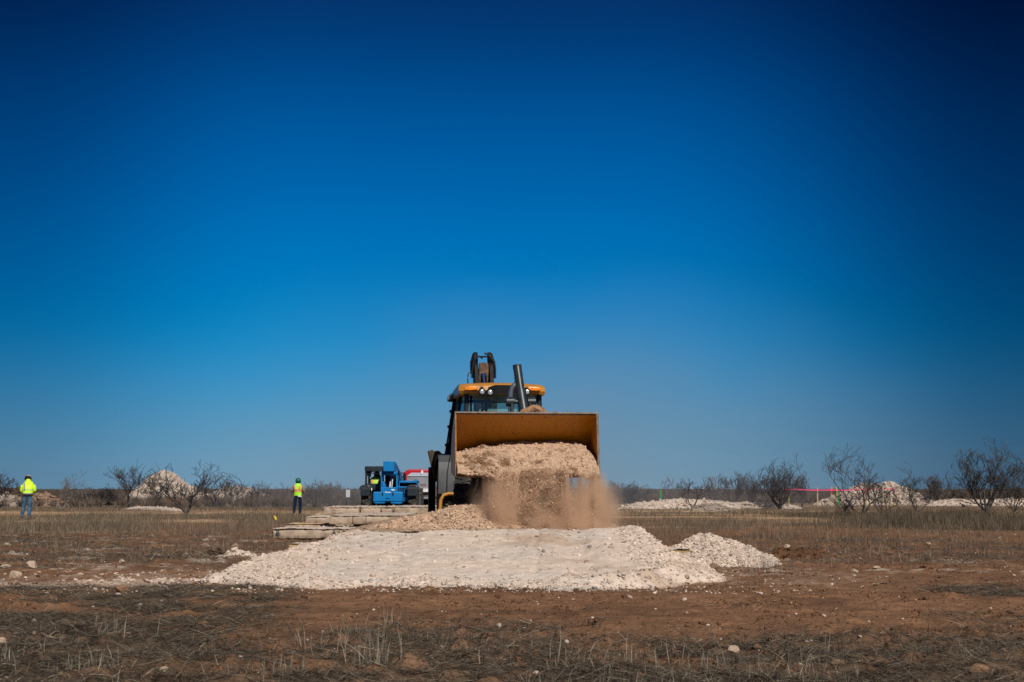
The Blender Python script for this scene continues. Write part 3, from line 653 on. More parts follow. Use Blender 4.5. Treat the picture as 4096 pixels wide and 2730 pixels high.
# ------------------------------------------------------------------ grasses
def blades(name, label, x, y, L, lean, wid, col, seed, z0=0.0, kind='stuff', hfun=None, flat=None, nseg=2, cat='grass', parent=None):
    rg = np.random.default_rng(seed); n = len(x)
    a = rg.uniform(0, 2 * math.pi, n); th = lean                      # lean angle from vertical
    dx, dy, dz = np.sin(th) * np.cos(a), np.sin(th) * np.sin(a), np.cos(th)
    g = (hfun or ghf)(x, y) + z0
    P0 = np.stack([x, y, g], 1)
    bend = rg.uniform(.0, .35, n)
    P1_ = P0 + np.stack([dx, dy, dz], 1) * (L * .5)[:, None]
    P2 = P1_ + np.stack([dx * (1 + bend), dy * (1 + bend), dz * (1 - bend)], 1) * (L * .5)[:, None] + rg.normal(0, .05, (n, 3)) * L[:, None]
    gm = (hfun or ghf)(P1_[:, 0], P1_[:, 1]); P1_[:, 2] = np.maximum(P1_[:, 2], gm + .006); P2[:, 2] = np.maximum(P2[:, 2], (hfun or ghf)(P2[:, 0], P2[:, 1]) + .006)
    # blades turn their flat side any way round
    sa = rg.uniform(0, math.pi, n); side = np.stack([np.cos(sa), np.sin(sa), rg.normal(0, .3, n)], 1) * wid[:, None] * .5
    V = np.stack([P0 - side, P0 + side, P1_ + side * .8, P1_ - side * .8, P2], 1).reshape(-1, 3)
    k = np.arange(n)[:, None] * 5
    F4 = (k + np.array([[0, 1, 2, 3]])); F3 = (k + np.array([[3, 2, 4]]))
    C = np.repeat(col, 5, 0)
    o = npmesh(name, V, [F4, F3], veg_m, C, parent=parent)
    if not parent: tag(o, label, cat, kind=kind)
    return o
def colv(n, rg, cols, p):
    cols = np.asarray(cols); i = rg.choice(len(cols), n, p=p); return cols[i] * rg.uniform(.7, 1.3, (n, 1))
def sample(n, x0, x1, y0, y1, dens, rg, fan=None):
    y = rg.uniform(y0, y1, n); x = rg.uniform(x0, x1, n) * (y if fan else 1)
    k = rg.uniform(size=n) < dens(x, y); return x[k], y[k]
rg = np.random.default_rng(99)
LIT = [(.048, .037, .029), (.088, .069, .050), (.17, .138, .10), (.30, .25, .18)]
# matted straw lying on the near ground
x, y = sample(620000, -.46, .46, 8.0, 19.5, lambda x, y: np.clip(thatchmask(x, y) - .05, 0, 1) * (1.15 - .03 * (y - 8)) * sstep(-.35, .25, fbm(x * 1.7, y * 3.2, 3, 81) + .12) , rg, True)
n = len(x); print('litter', n)
blades('straw_litter', 'dark matted dead straw lying over the red soil in the foreground', x, y, rg.uniform(.05, .24, n), rg.normal(1.42, .16, n), rg.uniform(.0022, .0055, n), colv(n, rg, LIT, [.42, .32, .19, .07]), 5, z0=.012)
x, y = sample(120000, -.46, .46, 19.5, 46, lambda x, y: np.clip(thatchmask(x, y) - .1, 0, 1) * .8, rg, True); n = len(x)
blades('straw_litter', 'thin dead straw on the red soil beyond the ramp', x, y, rg.uniform(.06, .25, n), rg.normal(1.3, .2, n), rg.uniform(.006, .012, n), colv(n, rg, LIT, [.3, .35, .25, .1]), 6, z0=.01)
# short upright dry grass, foreground
def fg(x, y): return sstep(13.0, 10.5, y + 1.2 * fbm(x * .6, y * .9, 3, 85)) * sstep(-.1, .45, fbm(x * .8, y * .8, 3, 87)) + .6 * sstep(-4, -6, x) * sstep(17, 14, y) * sstep(0, .4, fbm(x * .9, y * .9, 3, 88))
x, y = sample(34000, -.46, .46, 8.0, 17, fg, rg, True); n = len(x); print('fg', n)
blades('dry_grass', 'sparse upright dry grass standing in the foreground straw', x, y, rg.uniform(.04, .30, n) * rg.uniform(.4, 1, n), np.abs(rg.normal(.25, .6, n)), rg.uniform(.002, .0045, n), colv(n, rg, [(.05, .042, .034), (.13, .11, .085), (.30, .26, .20)], [.4, .4, .2]), 7)
# grass belts in the middle distance
def belt(x, y):
    l = (x < -.03 * y - 1.0) * sstep(38, 42, y) * sstep(72, 66, y) * sstep(-.30, .3, fbm(x * .25, y * .16, 3, 91))
    r = sstep(3, 6, x) * sstep(41, 47, y) * sstep(72, 66, y) * (.15 + sstep(10, 14, x)) * sstep(-.4, .15, fbm(x * .25, y * .15, 3, 93))
    l2 = (x < -1) * sstep(80, 84, y) * sstep(118, 100, y) * .45
    r2 = (x > 4) * sstep(64, 72, y) * sstep(118, 104, y) * .12
    return np.clip(l * .52 + r + l2 + r2, 0, 1)
x, y = sample(1100000, -.40, .42, 33, 118, belt, rg, True); n = len(x); print('belt', n)
LL = rg.uniform(.10, .34, n) * (1 + .32 * (x > 9) * (y < 72)) * np.where(y > 74, .6, 1) * (.35 + .9 * sstep(-.35, .4, fbm(x * .9, y * .5, 3, 95)))
cc = colv(n, rg, [(.075, .06, .045), (.145, .115, .08), (.24, .19, .13), (.33, .26, .18)], [.26, .36, .28, .10]) * np.where((x > 9) & (y < 72), .62, .85)[:, None]
blades('dry_grass', 'belt of tall dry grey brown grass across the middle distance', x, y, LL, np.abs(rg.normal(.05, .36, n)), .003 + y * .00011, cc, 8)
x, y = sample(150000, -.40, .42, 20, 49, lambda x, y: ((x < -3.5) | (x > 3.5)) * sstep(-.05, .5, fbm(x * .6, y * .5, 3, 97)) * (.35 + .4 * (y > 33)), rg, True); n = len(x)
blades('dry_grass', 'scattered thin dry grass on either side of the ramp', x, y, rg.uniform(.08, .34, n), np.abs(rg.normal(0, .35, n)), np.full(n, .0055), colv(n, rg, [(.07, .055, .045), (.14, .11, .08), (.24, .19, .14)], [.35, .45, .2]), 9)

def tuft(label, px, py, topy, spread, nb, seed, col=(.29, .25, .19), w_=.0048, lean=.26):
    b = grd(px, py); H = at(px, topy, b.y).z; rg = np.random.default_rng(seed)
    o = empty('grass_tuft', (b.x, b.y, 0)); tag(o, label, 'grass tuft', 'pale grass tufts standing in the foreground')
    x = rg.normal(0, spread, nb); y = rg.normal(0, spread, nb)
    blades('stems', None, x, y, H * rg.uniform(.45, 1.05, nb), np.abs(rg.normal(0, lean, nb)), np.full(nb, w_), np.asarray(col)[None] * rg.uniform(.5, 1.2, (nb, 1)), seed, hfun=lambda a, c: ghf(a + b.x, c + b.y), parent=o)
tuft('tall pale grass tuft low in the foreground, left of centre', 1490, 2670, 2440, .10, 46, 1)
tuft('thin fine-stemmed tuft rising behind the tall pale one', 1560, 2505, 2395, .09, 16, 2, w_=.004)
tuft('single long stalk standing alone in the foreground, right of centre', 2218, 2660, 2415, .012, 3, 3, w_=.008, lean=.05)
tuft('ragged pale tuft in the foreground, right of the lone stalk', 2500, 2660, 2540, .20, 42, 4)
tuft('arching straw tuft at the lower left', 470, 2560, 2415, .20, 32, 5, lean=.45)
tuft('upright coarse tuft at the bottom, left quarter', 330, 2690, 2560, .16, 38, 6)
tuft('small coarse tuft near the bottom left corner', 60, 2660, 2540, .15, 34, 7)
tuft('coarse tuft at the bottom right of the pinkish rock', 3260, 2712, 2600, .18, 38, 8, (.24, .2, .15))
tuft('small dark tuft beside the boulders at far left', 115, 2275, 2225, .12, 40, 9, (.15, .12, .09))
tuft('pale tuft at the bottom, left of the tall pale one', 1130, 2700, 2590, .16, 40, 10)
tuft('leaning pale tuft just left of the pinkish rock', 2830, 2690, 2580, .10, 20, 11)

# ------------------------------------------------------------------ rocks, gravel, wood, litter
rock_m = mat('rock', (.52, .40, .30), .9, col2=(.38, .27, .19), nscale=5, bump=.6, bscale=14)
brock_m = mat('brown_rock', (.22, .115, .06), .9, col2=(.30, .18, .10), nscale=5, bump=.6, bscale=14)
def rock(label, px, py, wpx, hpx, seed, m=None):
    import bmesh
    b = grd(px, py); k = b.y / FPX; rr = random.Random(seed)
    bm = bmesh.new(); bmesh.ops.create_icosphere(bm, subdivisions=3, radius=1)
    ax = [Vector((rr.gauss(0, 1), rr.gauss(0, 1), rr.gauss(0, 1))).normalized() for _ in range(9)]; th = [rr.uniform(.55, .9) for _ in ax]
    for v in bm.verts:
        for a, t_ in zip(ax, th):
            dd = v.co.dot(a)
            if dd > t_: v.co -= a * (dd - t_)
        v.co *= 1 + .06 * rr.uniform(-1, 1)
    me = D.meshes.new('rock'); bm.to_mesh(me); bm.free(); me.materials.append(m or rock_m)
    o = D.objects.new('rock', me); COL.objects.link(o); s = wpx * k * .62; sz = hpx * k * .72
    o.scale = (s, s * .85, sz); o.location = (b.x, b.y, gz(b.x, b.y) + sz * .45); o.rotation_euler = (0, 0, rr.uniform(-.4, .4))
    tag(o, label, 'rock', 'loose rocks on the soil')
for i, (lb, px, py, ww, hh, mm) in enumerate([
 ('large rounded tan boulder at far left', 63, 2308, 42, 30, 0), ('pale oval rock behind the small dark tuft', 124, 2282, 44, 26, 0), ('flat pale rock at the left edge', 23, 2280, 36, 14, 0),
 ('small pale rock high at the far left', 28, 2182, 24, 14, 0), ('small white stone on the pale track, left third', 407, 2310, 18, 10, 0), ('small tan stone above the pale track', 323, 2302, 22, 12, 0),
 ('rough pale stone left of the root clump', 486, 2260, 22, 16, 0), ('white stone at the tip of the ramp spill', 764, 2305, 20, 10, 0), ('tan rounded stone above the ramp spill', 839, 2294, 16, 13, 0),
 ('brown clod with a pale top below the pale track', 484, 2382, 52, 34, 1), ('white flat stone below the pale track', 622, 2343, 22, 10, 0), ('small white rock in the straw at lower left', 137, 2490, 20, 16, 0),
 ('pale rock cut by the left edge near the bottom', 6, 2595, 34, 24, 0), ('tan rock near the bottom left', 247, 2694, 26, 16, 0), ('tan rounded rock at the bottom, left of the tall tuft', 655, 2692, 34, 20, 0),
 ('round tan stone left of the tall pale tuft', 1380, 2652, 22, 16, 0), ('small pointed stone right of the tall pale tuft', 1626, 2638, 13, 16, 0), ('small pinkish stone at bottom centre', 1840, 2644, 17, 12, 0),
 ('pinkish pointed rock in the foreground straw, right half', 2936, 2617, 40, 28, 0), ('flat pale stone at lower right', 3672, 2593, 42, 12, 0), ('pale rock right of the flat stone at lower right', 3744, 2610, 28, 16, 0),
 ('small pale rock near the right edge', 4020, 2614, 22, 15, 0), ('white knobbly rock on the right plain', 3418, 2294, 32, 16, 0), ('flat pale rock beyond the knobbly one', 3507, 2280, 30, 11, 0),
 ('flat brown rock in the right foreground', 3352, 2650, 60, 22, 1), ('red brown slab-like rock in the right foreground', 3521, 2640, 62, 26, 1), ('big brown rock near the lower right corner', 3916, 2690, 66, 34, 1),
 ('single tan rock out on the right plain', 3714, 2174, 20, 11, 0), ('white boulder sitting on the brown earth clod', 3149, 2204, 27, 22, 0), ('white stone on the gravel strip left of the ramp', 1160, 2212, 15, 10, 0)]):
    rock(lb, px, py, ww, hh, i + 1, brock_m if mm else None)
def gravel(name, label, n, x0, x1, y0, y1, dens, s, seed, fan=False, col=CALI, cat='gravel'):
    rg = np.random.default_rng(seed); x, y = sample(n, x0, x1, y0, y1, dens, rg, fan)
    S = s * np.clip(rg.lognormal(0, .6, len(x)), .4, 4.5); P = np.stack([x, y, ghf(x, y) + S * .25], 1)
    V, F = stones(P, S, rg); C = np.repeat(col * rg.uniform(.6, 1.1, (len(x), 1)), 12, 0)
    tag(npmesh(name, V, F, cal_m, C), label, cat, kind='stuff')
gravel('gravel', 'small pale stones scattered over the red soil', 26000, -.44, .44, 8.3, 48, lambda x, y: .03 + .9 * calimask(x, y) + .12 * (fbm(x * .7, y * 1.2, 3, 66) > .12), .0085, 21, True)
gravel('gravel', 'loose white gravel along the toe of the ramp', 9000, -5.6, 4.6, 16.9, 22.5, lambda x, y: np.exp(-np.abs(ramp_h(x, y) - .02) / .03) * np.where(x > 2.6, .10, .7) , .009, 22)
gravel('soil_crumbs', 'crumbly brown soil lumps on the bare ground', 70000, -.44, .44, 8.3, 34, lambda x, y: .15 + .7 * (fbm(x * 1.1, y * 1.6, 3, 68) > .1), .0085, 23, True, SOIL * .85, 'soil')
wood_m = mat('dead_wood', (.27, .20, .14), .85, col2=(.15, .105, .075), nscale=8, bump=.5, bscale=20)
def wood(label, pts, r, name='branch', m=None):
    r *= .75; rw_ = random.Random(len(label)); b = MB(); P = [grd(px, py) for px, py in pts]; c = P[0].copy()
    pl = [(p.x - c.x, p.y - c.y, gz(p.x, p.y) + r + .005 + .025 * rw_.random()) for i, p in enumerate(P)]
    b.tube(pl, [r * (1 - .5 * i / len(pl)) for i in range(len(pl))], 7)
    q = Vector(pl[len(pl) // 2]); b.tube([q, q + Vector((.05, .03, .04)), q + Vector((.11, .0, .045))], [r * .5, r * .35, r * .15], 5)
    o = b.build(name, m or wood_m, None, True); o.location = (c.x, c.y, 0); tag(o, label, 'branch', 'dead branches on the ground')
wood('pale dead branch lying under the ramp toe at left', [(670, 2372), (705, 2366), (735, 2371), (770, 2362), (800, 2363)], .016)
wood('thick gnarled dead branch at the lower left', [(135, 2562), (165, 2556), (190, 2574), (230, 2576), (262, 2572)], .020)
wood('straight dead branch right of the gnarled one', [(298, 2574), (335, 2570), (370, 2576), (405, 2570)], .016)
wood('short dead stick farther right at lower left', [(430, 2566), (470, 2560), (520, 2562)], .016)
wood('thin pale twig arching at bottom centre', [(2095, 2560), (2130, 2550), (2165, 2538), (2185, 2530)], .008)
wood('dead stick lying on bare soil at right', [(3488, 2347), (3520, 2343), (3552, 2347)], .014)
# root clump
b = MB(); c = grd(872, 2232); rr = random.Random(5)
for i in range(46):
    a = rr.uniform(-.9, .9); p = Vector((rr.uniform(-.13, .13), rr.uniform(-.06, .06), .06 + rr.uniform(0, .10)))
    b.tube([p + Vector((-.10, -.03 * a, .04)), p + Vector((0, -.07, .03 * a)), p + Vector((.10, .0, -.05))], [.006, .014, .008], 5)
b.ell((0, 0, .11), (.13, .08, .09), 10)
o = b.build('root_clump', mat('roots', (.06, .035, .02), .9, col2=(.14, .09, .055), nscale=20), None, True); o.location = (c.x, c.y, c.z); tag(o, 'dark tangled root clump at the left end of the gravel strip', 'root clump')

# ------------------------------------------------------------------ stakes, tape, box, flag, pumpjack, bird
wstk = mat('stake_wood', (.42, .29, .13), .7); gstk = mat('stake_green', (.01, .34, .05), .5); ostk = mat('stake_orange', (.75, .13, .03), .5); pink = mat('pink_tape', (.85, .045, .20), .5)
def stake(label, px, py0, py1, m, band=None, wpx=6, Y=None, lean=0, name='stake'):
    Y = Y or grd(px, py1).y; a = at(px, py1, Y); t_ = at(px, py0, Y); h = t_.z + .03
    o = empty(name, (a.x, Y, 0)); tag(o, label, 'stake', 'survey stakes behind the grass')
    k = wpx / FPX * Y / 2
    b = MB(); b.add([(-k, -.02, -.02), (k, -.02, -.02), (k, .02, -.02), (-k, .02, -.02), (-k + lean, -.02, h), (k + lean, -.02, h), (k + lean, .02, h), (-k + lean, .02, h)], [(0, 1, 5, 4), (1, 2, 6, 5), (2, 3, 7, 6), (3, 0, 4, 7), (4, 5, 6, 7), (0, 3, 2, 1)])
    b.build('post', m, o)
    if band: b = MB(); b.box((lean * .8, 0, h * .8), (k * 2.6, .06, h * .28)); b.build('paint_band', band, o)
    return o
YS = 101
stake('bright green stake left of the white bank', 2643, 1963, 2004, gstk, wpx=6, Y=96)
stake('wooden stake with green middle where the pink tape starts', 3157, 1950, 2020, wstk, ostk, 5, YS, -.03)
stake('plain wooden stake left of the big white mound', 3271, 1953, 2020, wstk, None, 5, YS)
stake('wooden stake with orange ribbon', 3326, 1949, 2026, wstk, ostk, 5, YS, .04)
stake('wooden stake right beside the bright green one', 3350, 1950, 2030, wstk, None, 5, YS, -.05)
stake('bright green stake in front of the big white mound', 3354, 1948, 2016, gstk, None, 6, YS + .3, -.06)
stake('thin wooden stake in the middle of the white mound', 3466, 1956, 2026, wstk, ostk, 4, YS + 1)
stake('dark wooden stake right of the mound centre', 3549, 1950, 2024, wstk, None, 4, YS + 1)
stake('wooden stake with a pink tip ending the tape', 3578, 1952, 2022, wstk, pink, 4, YS + 1, -.06)
stake('rightmost wooden stake on the mound', 3598, 1953, 2016, wstk, None, 5, YS + 1)
b = MB(); pts = [(3117, 1957, YS - .1), (3157, 1958, YS - .1), (3271, 1962, YS - .1), (3326, 1961, YS - .1), (3354, 1962, YS - .1), (3410, 1961, YS), (3466, 1956, YS + .9), (3530, 1958, YS + .9), (3578, 1955, YS + .9)]
W3 = [at(*p) for p in pts]
for i in range(len(W3) - 1):
    a, c = W3[i], W3[i + 1]; h = .036 if i < 5 else .022
    b.add([(a.x, a.y - .06, a.z - h), (c.x, c.y - .06, c.z - h), (c.x, c.y - .06, c.z + h), (a.x, a.y - .06, a.z + h), (a.x, a.y - .055, a.z - h), (c.x, c.y - .055, c.z - h), (c.x, c.y - .055, c.z + h), (a.x, a.y - .055, a.z + h)], [(0, 1, 2, 3), (4, 7, 6, 5), (0, 4, 5, 1), (3, 2, 6, 7)])
tag(b.build('barrier_tape', pink), 'bright pink barrier tape strung from stake to stake', 'tape')
Yx = 88; a = at(1392, 2003, Yx); o = empty('utility_box', (a.x, Yx, 0)); tag(o, 'small grey utility box on a thin post left of the blue machine', 'utility box')
b = MB(); b.box((0, 0, 1.25 - 32 / 64.6 + .22), (.25, .15, .46)); b.build('box_body', mat('galv_grey', (.42, .46, .48), .5), o, bevel=.01)
b = MB(); b.tube([(0, 0, 0), (0, 0, 1.3)], .025, 6); b.tube([(0, 0, 1.2), (0, 0, 1.32)], .04, 8); b.build('post', mat('galvanised', (.33, .36, .38), .35, .9), o)
a = grd(1100, 2104); o = empty('marking_flag', (a.x, a.y, 0)); tag(o, 'tiny yellow marking flag on a wire in the grass', 'marking flag')
b = MB(); b.tube([(0, 0, 0), (-.01, 0, .36)], .004, 5); b.build('wire', mat('galvanised', (0, 0, 0)), o)
b = MB(); b.add([(-.05, 0, .36), (.03, .01, .31), (.06, 0, .18), (-.02, .015, .22), (-.05, .01, .36), (.03, .02, .31), (.06, .01, .18), (-.02, .025, .22)], [(0, 1, 2, 3), (7, 6, 5, 4), (0, 4, 5, 1), (1, 5, 6, 2), (2, 6, 7, 3), (3, 7, 4, 0)]); b.build('flag', mat('yellow_flag', (.85, .55, .01), .6), o)
# pumpjack far away
def pumpjack(label, px, Y, flip=1, s=1.0):
    a = at(px, 1957, Y); o = empty('pumpjack', (a.x, Y, 0)); tag(o, label, 'pumpjack', 'pumpjacks on the horizon'); m = mat('pump_green', (.05, .09, .07), .6); f = flip * s
    b = MB()
    for sx_ in (-1, 1): b.tube([(sx_ * .9 * s, -.5, 0), (0, 0, 4.6 * s)], .16 * s, 6); b.tube([(sx_ * .9 * s, .5, 0), (0, 0, 4.6 * s)], .16 * s, 6)
    b.build('post_frame', m, o)
    b = MB(); b.tube([(-3.0 * f, 0, 3.9 * s), (3.0 * f, 0, 5.3 * s)], .30 * s, 6); b.build('walking_beam', m, o)
    b = MB(); b.prism([(2.7 * f, 6.1 * s), (3.6 * f, 5.8 * s), (4.2 * f, 4.3 * s), (3.7 * f, 4.3 * s), (3.1 * f, 4.9 * s)], -.3, .3, 'y'); b.build('horse_head', m, o)
    b = MB(); b.box((-2.8 * f, 0, 1.7 * s), (1.3 * s, .5, 3.4 * s)); b.build('counterweight', m, o)
pumpjack('tiny green pumpjack on the horizon left of the green stake', 2577, 1500, 1)
pumpjack('very faint distant pumpjack right of the green stake', 2715, 2600, 1)
pumpjack('faint distant pumpjack above the brush left of the small grey box', 1343, 1500, 1)
# bird
a = at(3851, 2027, 88); o = empty('bird', (a.x, 88, a.z - .02)); tag(o, 'black bird perched on the low white bank at right', 'bird'); bk = mat('black_feathers', (.012, .012, .014), .6)
b = MB(); b.ell((0, 0, .10), (.15, .06, .075), 12, Matrix.Rotation(R(25), 4, 'Y')); b.ell((-.12, 0, .22), (.05, .045, .05), 10); b.tube([(-.16, 0, .22), (-.21, 0, .205)], [.014, .003], 6)
b.prism([(.08, .07), (.27, -.03), (.25, -.06), (.06, .02)], -.03, .03, 'y'); b.tube([(0, .02, .05), (.0, .02, -.02)], .008, 5); b.tube([(0, -.02, .05), (.0, -.02, -.02)], .008, 5)
b.build('bird_body', bk, o, True)
# ================================================================== backhoe loader
def M_(name, *a, **k): return mat(name, *a, **k)
m_yel = M_('yellow_paint', (.52, .235, .028), .45, col2=(.42, .185, .022), nscale=4, bump=.05, bscale=30, coat=.2)
m_bkt = M_('bucket_paint', (.53, .215, .004), .42, col2=(.17, .06, .012), nscale=34.0, thresh=(.53, .70), bump=.25, bscale=60, detail=9)
m_steel = M_('worn_steel', (.085, .065, .055), .6, .3, col2=(.17, .12, .09), nscale=12, bump=.3, bscale=50)
m_blk = M_('black_paint', (.006, .0065, .0075), .55, col2=(.012, .012, .013), nscale=5, spec=.10)
m_gry = M_('grey_plastic', (.075, .08, .082), .55, col2=(.06, .062, .064), nscale=5, spec=.3)
m_dgry = M_('dark_grey_steel', (.016, .024, .030), .38, .0, col2=(.028, .036, .042), nscale=6, spec=.35)
m_tyre = M_('tyre_rubber', (.018, .017, .016), .85, col2=(.10, .08, .06), nscale=7, bump=.3, bscale=30, thresh=(.45, .75))
m_chr = M_('chrome', (.65, .68, .72), .12, 1.0)
m_hose = M_('hose_rubber', (.02, .02, .022), .45)
m_rust = M_('rusty_dirt', (.20, .095, .045), .85, col2=(.34, .19, .10), nscale=14, bump=.5)
m_amb = M_('amber_lens', (.85, .17, .01), .2, col2=(.95, .30, .02), nscale=18, coat=.5)
m_lens = M_('clear_lens', (.62, .64, .64), .12, .5, col2=(.35, .37, .38), nscale=25, coat=.6)
m_glass = glassmat('cab_glass', (.92, 1, .97), .07, dusty=.2)
m_sgl = glassmat('side_glass', (.6, .8, .82), .38, .06, dusty=.3)
m_dkgl = glassmat('rear_glass', (.9, 1, .97), .05, dusty=.12)
m_white = M_('white_paint', (.75, .75, .73), .5)
m_mirror = M_('sun_visor', (.17, .25, .22), .35, col2=(.22, .31, .27), nscale=5)
m_red = M_('red_paint', (.42, .012, .02), .35, coat=.3)

def tyre(name, parent, R_, wd, rim_r, x, y, z, lugs, mrim, lug_h=.035, rot=0, chev=True):
    o = empty(name, (x, y, z), rot); o.parent = parent
    hw = wd / 2
    b = MB(); b.lathe([(rim_r, -hw * .82), (R_ * .86, -hw), (R_ * .96, -hw * .88), (R_, -hw * .55), (R_, hw * .55), (R_ * .96, hw * .88), (R_ * .86, hw), (rim_r, hw * .82)], (0, 0, 0), 'x', 36)
    for i in range(lugs):
        for s in (-1, 1):
            a = 2 * math.pi * (i + (.5 if s > 0 else 0)) / lugs
            Mx = Matrix.Rotation(a, 4, 'X')
            q = lug_h; w_ = R_ * 2 * math.pi / lugs * .30
            pts = [(0, -w_ * .2), (0, w_ * .8), (s * hw, w_ * (1.7 if chev else .5) + w_ * .5), (s * hw, w_ * (1.7 if chev else .5) - w_ * .5)]
            vs = [(px, py, R_ - .012) for px, py in pts] + [(px * .99, py, (R_ + q if abs(px) < .01 else R_ + q * .55)) for px, py in pts]
            b.add(vs, [(0, 1, 2, 3), (7, 6, 5, 4), (0, 4, 5, 1), (1, 5, 6, 2), (2, 6, 7, 3), (3, 7, 4, 0)], Mx)
    t = b.build('tyre', m_tyre, o, True)
    b = MB(); b.lathe([(rim_r, -hw * .8), (rim_r * .9, -hw * .4), (rim_r * .35, -hw * .2), (rim_r * .3, hw * .2), (rim_r * .9, hw * .4), (rim_r, hw * .8)], (0, 0, 0), 'x', 24)
    for i in range(8):
        a = i * math.pi / 4; b.tube([(-hw * .3, math.cos(a) * rim_r * .5, math.sin(a) * rim_r * .5), (-hw * .42, math.cos(a) * rim_r * .5, math.sin(a) * rim_r * .5)], .018, 6)
    b.build('rim', mrim, o, True)
    return o

YAW = R(7.0); BX = .20; BOFF = .07
bh = empty('backhoe_loader', (BX, 24.3, PZ), YAW)
tag(bh, 'yellow backhoe loader with black cab tipping earth out of its raised front bucket', 'backhoe loader')
# --- bucket (side profile in y,z)
HW = 1.215
prof = [(.15, 1.93), (.42, 1.80), (.66, 1.62), (.84, 1.40), (.93, 1.18), (.90, .99), (.80, .93), (.40, .885), (.0, .865)]
def offs(p, d):
    out = []
    for i, (a, b_) in enumerate(p):
        q0 = p[max(i - 1, 0)]; q1 = p[min(i + 1, len(p) - 1)]; t = Vector((q1[0] - q0[0], q1[1] - q0[1])).normalized(); out.append((a + t.y * -d, b_ + t.x * d))
    return out
outer = offs(prof, .022) 
b = MB(); b.prism(prof + outer[::-1], -HW, HW)
bucket = b.build('bucket', m_bkt, bh, True); bucket.location.x = BOFF
for s in (-1, 1):
    b = MB(); b.prism([(.13, 1.955), (.45, 1.83), (.70, 1.65), (.88, 1.42), (.965, 1.18), (.93, .96), (.80, .905), (.02, .855), (-.01, .90), (.04, 1.25)], s * HW, s * (HW + .022)); b.build('side_plate', m_bkt, bucket, bevel=.003)
b = MB(); b.box((0, .145, 1.942), (2 * HW + .06, .075, .030), (-20, 0, 0)); b.build('top_lip', m_steel, bucket, bevel=.004)
b = MB(); b.box((0, -.055, .868), (2 * HW + .05, .17, .026), (4, 0, 0)); b.build('cutting_edge', m_steel, bucket, bevel=.003)
for s in (-1, 1):
    b = MB(); b.prism([(.12, 1.93), (-.03, .88), (-.06, .88), (.085, 1.94)], s * HW - .012, s * (HW + .018) + .012 * s); b.build('side_edge', m_steel, bucket)
for xx in (-.735, -.54, .52, .71):
    b = MB(); b.lathe([(.020, 0), (.018, .022), (.008, .028)], (xx, .14, 1.957), 'z', 6); b.build('bolt', m_rust, bucket)
b = MB(); n = 26
for i in range(n):
    pass
b.tube([(-.10, .27, 1.90), (-.04, .27, 1.955), (.06, .27, 1.985), (.14, .27, 2.045), (.20, .27, 2.02), (.30, .27, 1.975), (.37, .27, 1.90)], [.05, .07, .08, .06, .08, .07, .05], 8); b.build('dirt_on_lip', m_rust, bucket, True)
# --- tilt cylinder and linkage above the bucket
b = MB(); b.tube([(.165, .95, 1.80), (.125, 1.10, 2.18), (.10, 1.17, 2.40)], .095, 20); b.build('cylinder_barrel', m_dgry, bh, True)
b = MB(); b.tube([(.10, 1.17, 2.40), (.055, 1.32, 2.86)], .076, 20); b.tube([(.059, 1.31, 2.80), (.053, 1.325, 2.875)], .081, 20); b.tube([(.100, 1.175, 2.385), (.096, 1.185, 2.42)], .100, 20)
b.build('cylinder_tube', m_dgry, bh, True)
b = MB()
for i in range(14): b.box((-.005 + .0 * i, 1.21 + .006 * i, 2.56 + .019 * i), (.02, .02, .012)) if i % 3 != 2 else None
b.tube([(.125, 1.25, 2.66), (.125, 1.23, 2.60)], .02, 8); b.build('hose_fitting', m_dgry, bh, True)
for x0 in (-.07, .255):
    s = -1 if x0 < 0 else 1
    b = MB(); b.prism([(.98, 1.72), (1.06, 1.72), (1.20, 2.20), (1.16, 2.28), (1.06, 2.27), (1.03, 2.18)], x0 - .025, x0 + .025); b.build('link_plate', m_dgry, bh, bevel=.01)
    b = MB(); b.lathe([(.04, -.075), (.085, -.07), (.09, .07), (.04, .075)], (x0 - s * .02 + s * .05, 1.11, 2.20), 'x', 20); b.build('pin_boss', m_dgry, bh, True)
b = MB(); b.tube([(-.10, 1.11, 2.20), (.29, 1.11, 2.20)], .04, 14); b.build('pin', m_dgry, bh, True)
# --- loader arms
for s in (-1, 1):
    b = MB(); b.prism([(3.0, 1.38), (3.0, 1.18), (2.0, 1.22), (1.45, 1.10), (1.15, .82), (.98, .80), (.95, .95), (1.3, 1.34), (1.9, 1.46)], s * .50, s * .60); b.build('loader_arm', m_yel, bh, bevel=.012)
    b = MB(); b.tube([(s * .46, 2.6, .72), (s * .46, 1.9, 1.0)], .05, 12); b.build('lift_cylinder', m_dgry, bh, True)
    b = MB(); b.tube([(s * .46, 1.9, 1.0), (s * .46, 1.35, 1.2)], .025, 10); b.build('lift_rod', m_chr, bh, True)
    b = MB(); b.box((s * .55, 1.16, .46), (.10, .06, .80), (10, 0, 0)); b.build('arm_brace', m_yel, bh, bevel=.01)
b = MB(); b.tube([(-.5, 1.3, 1.12), (.5, 1.3, 1.12)], .06, 12); b.build('cross_tube', m_yel, bh, True)
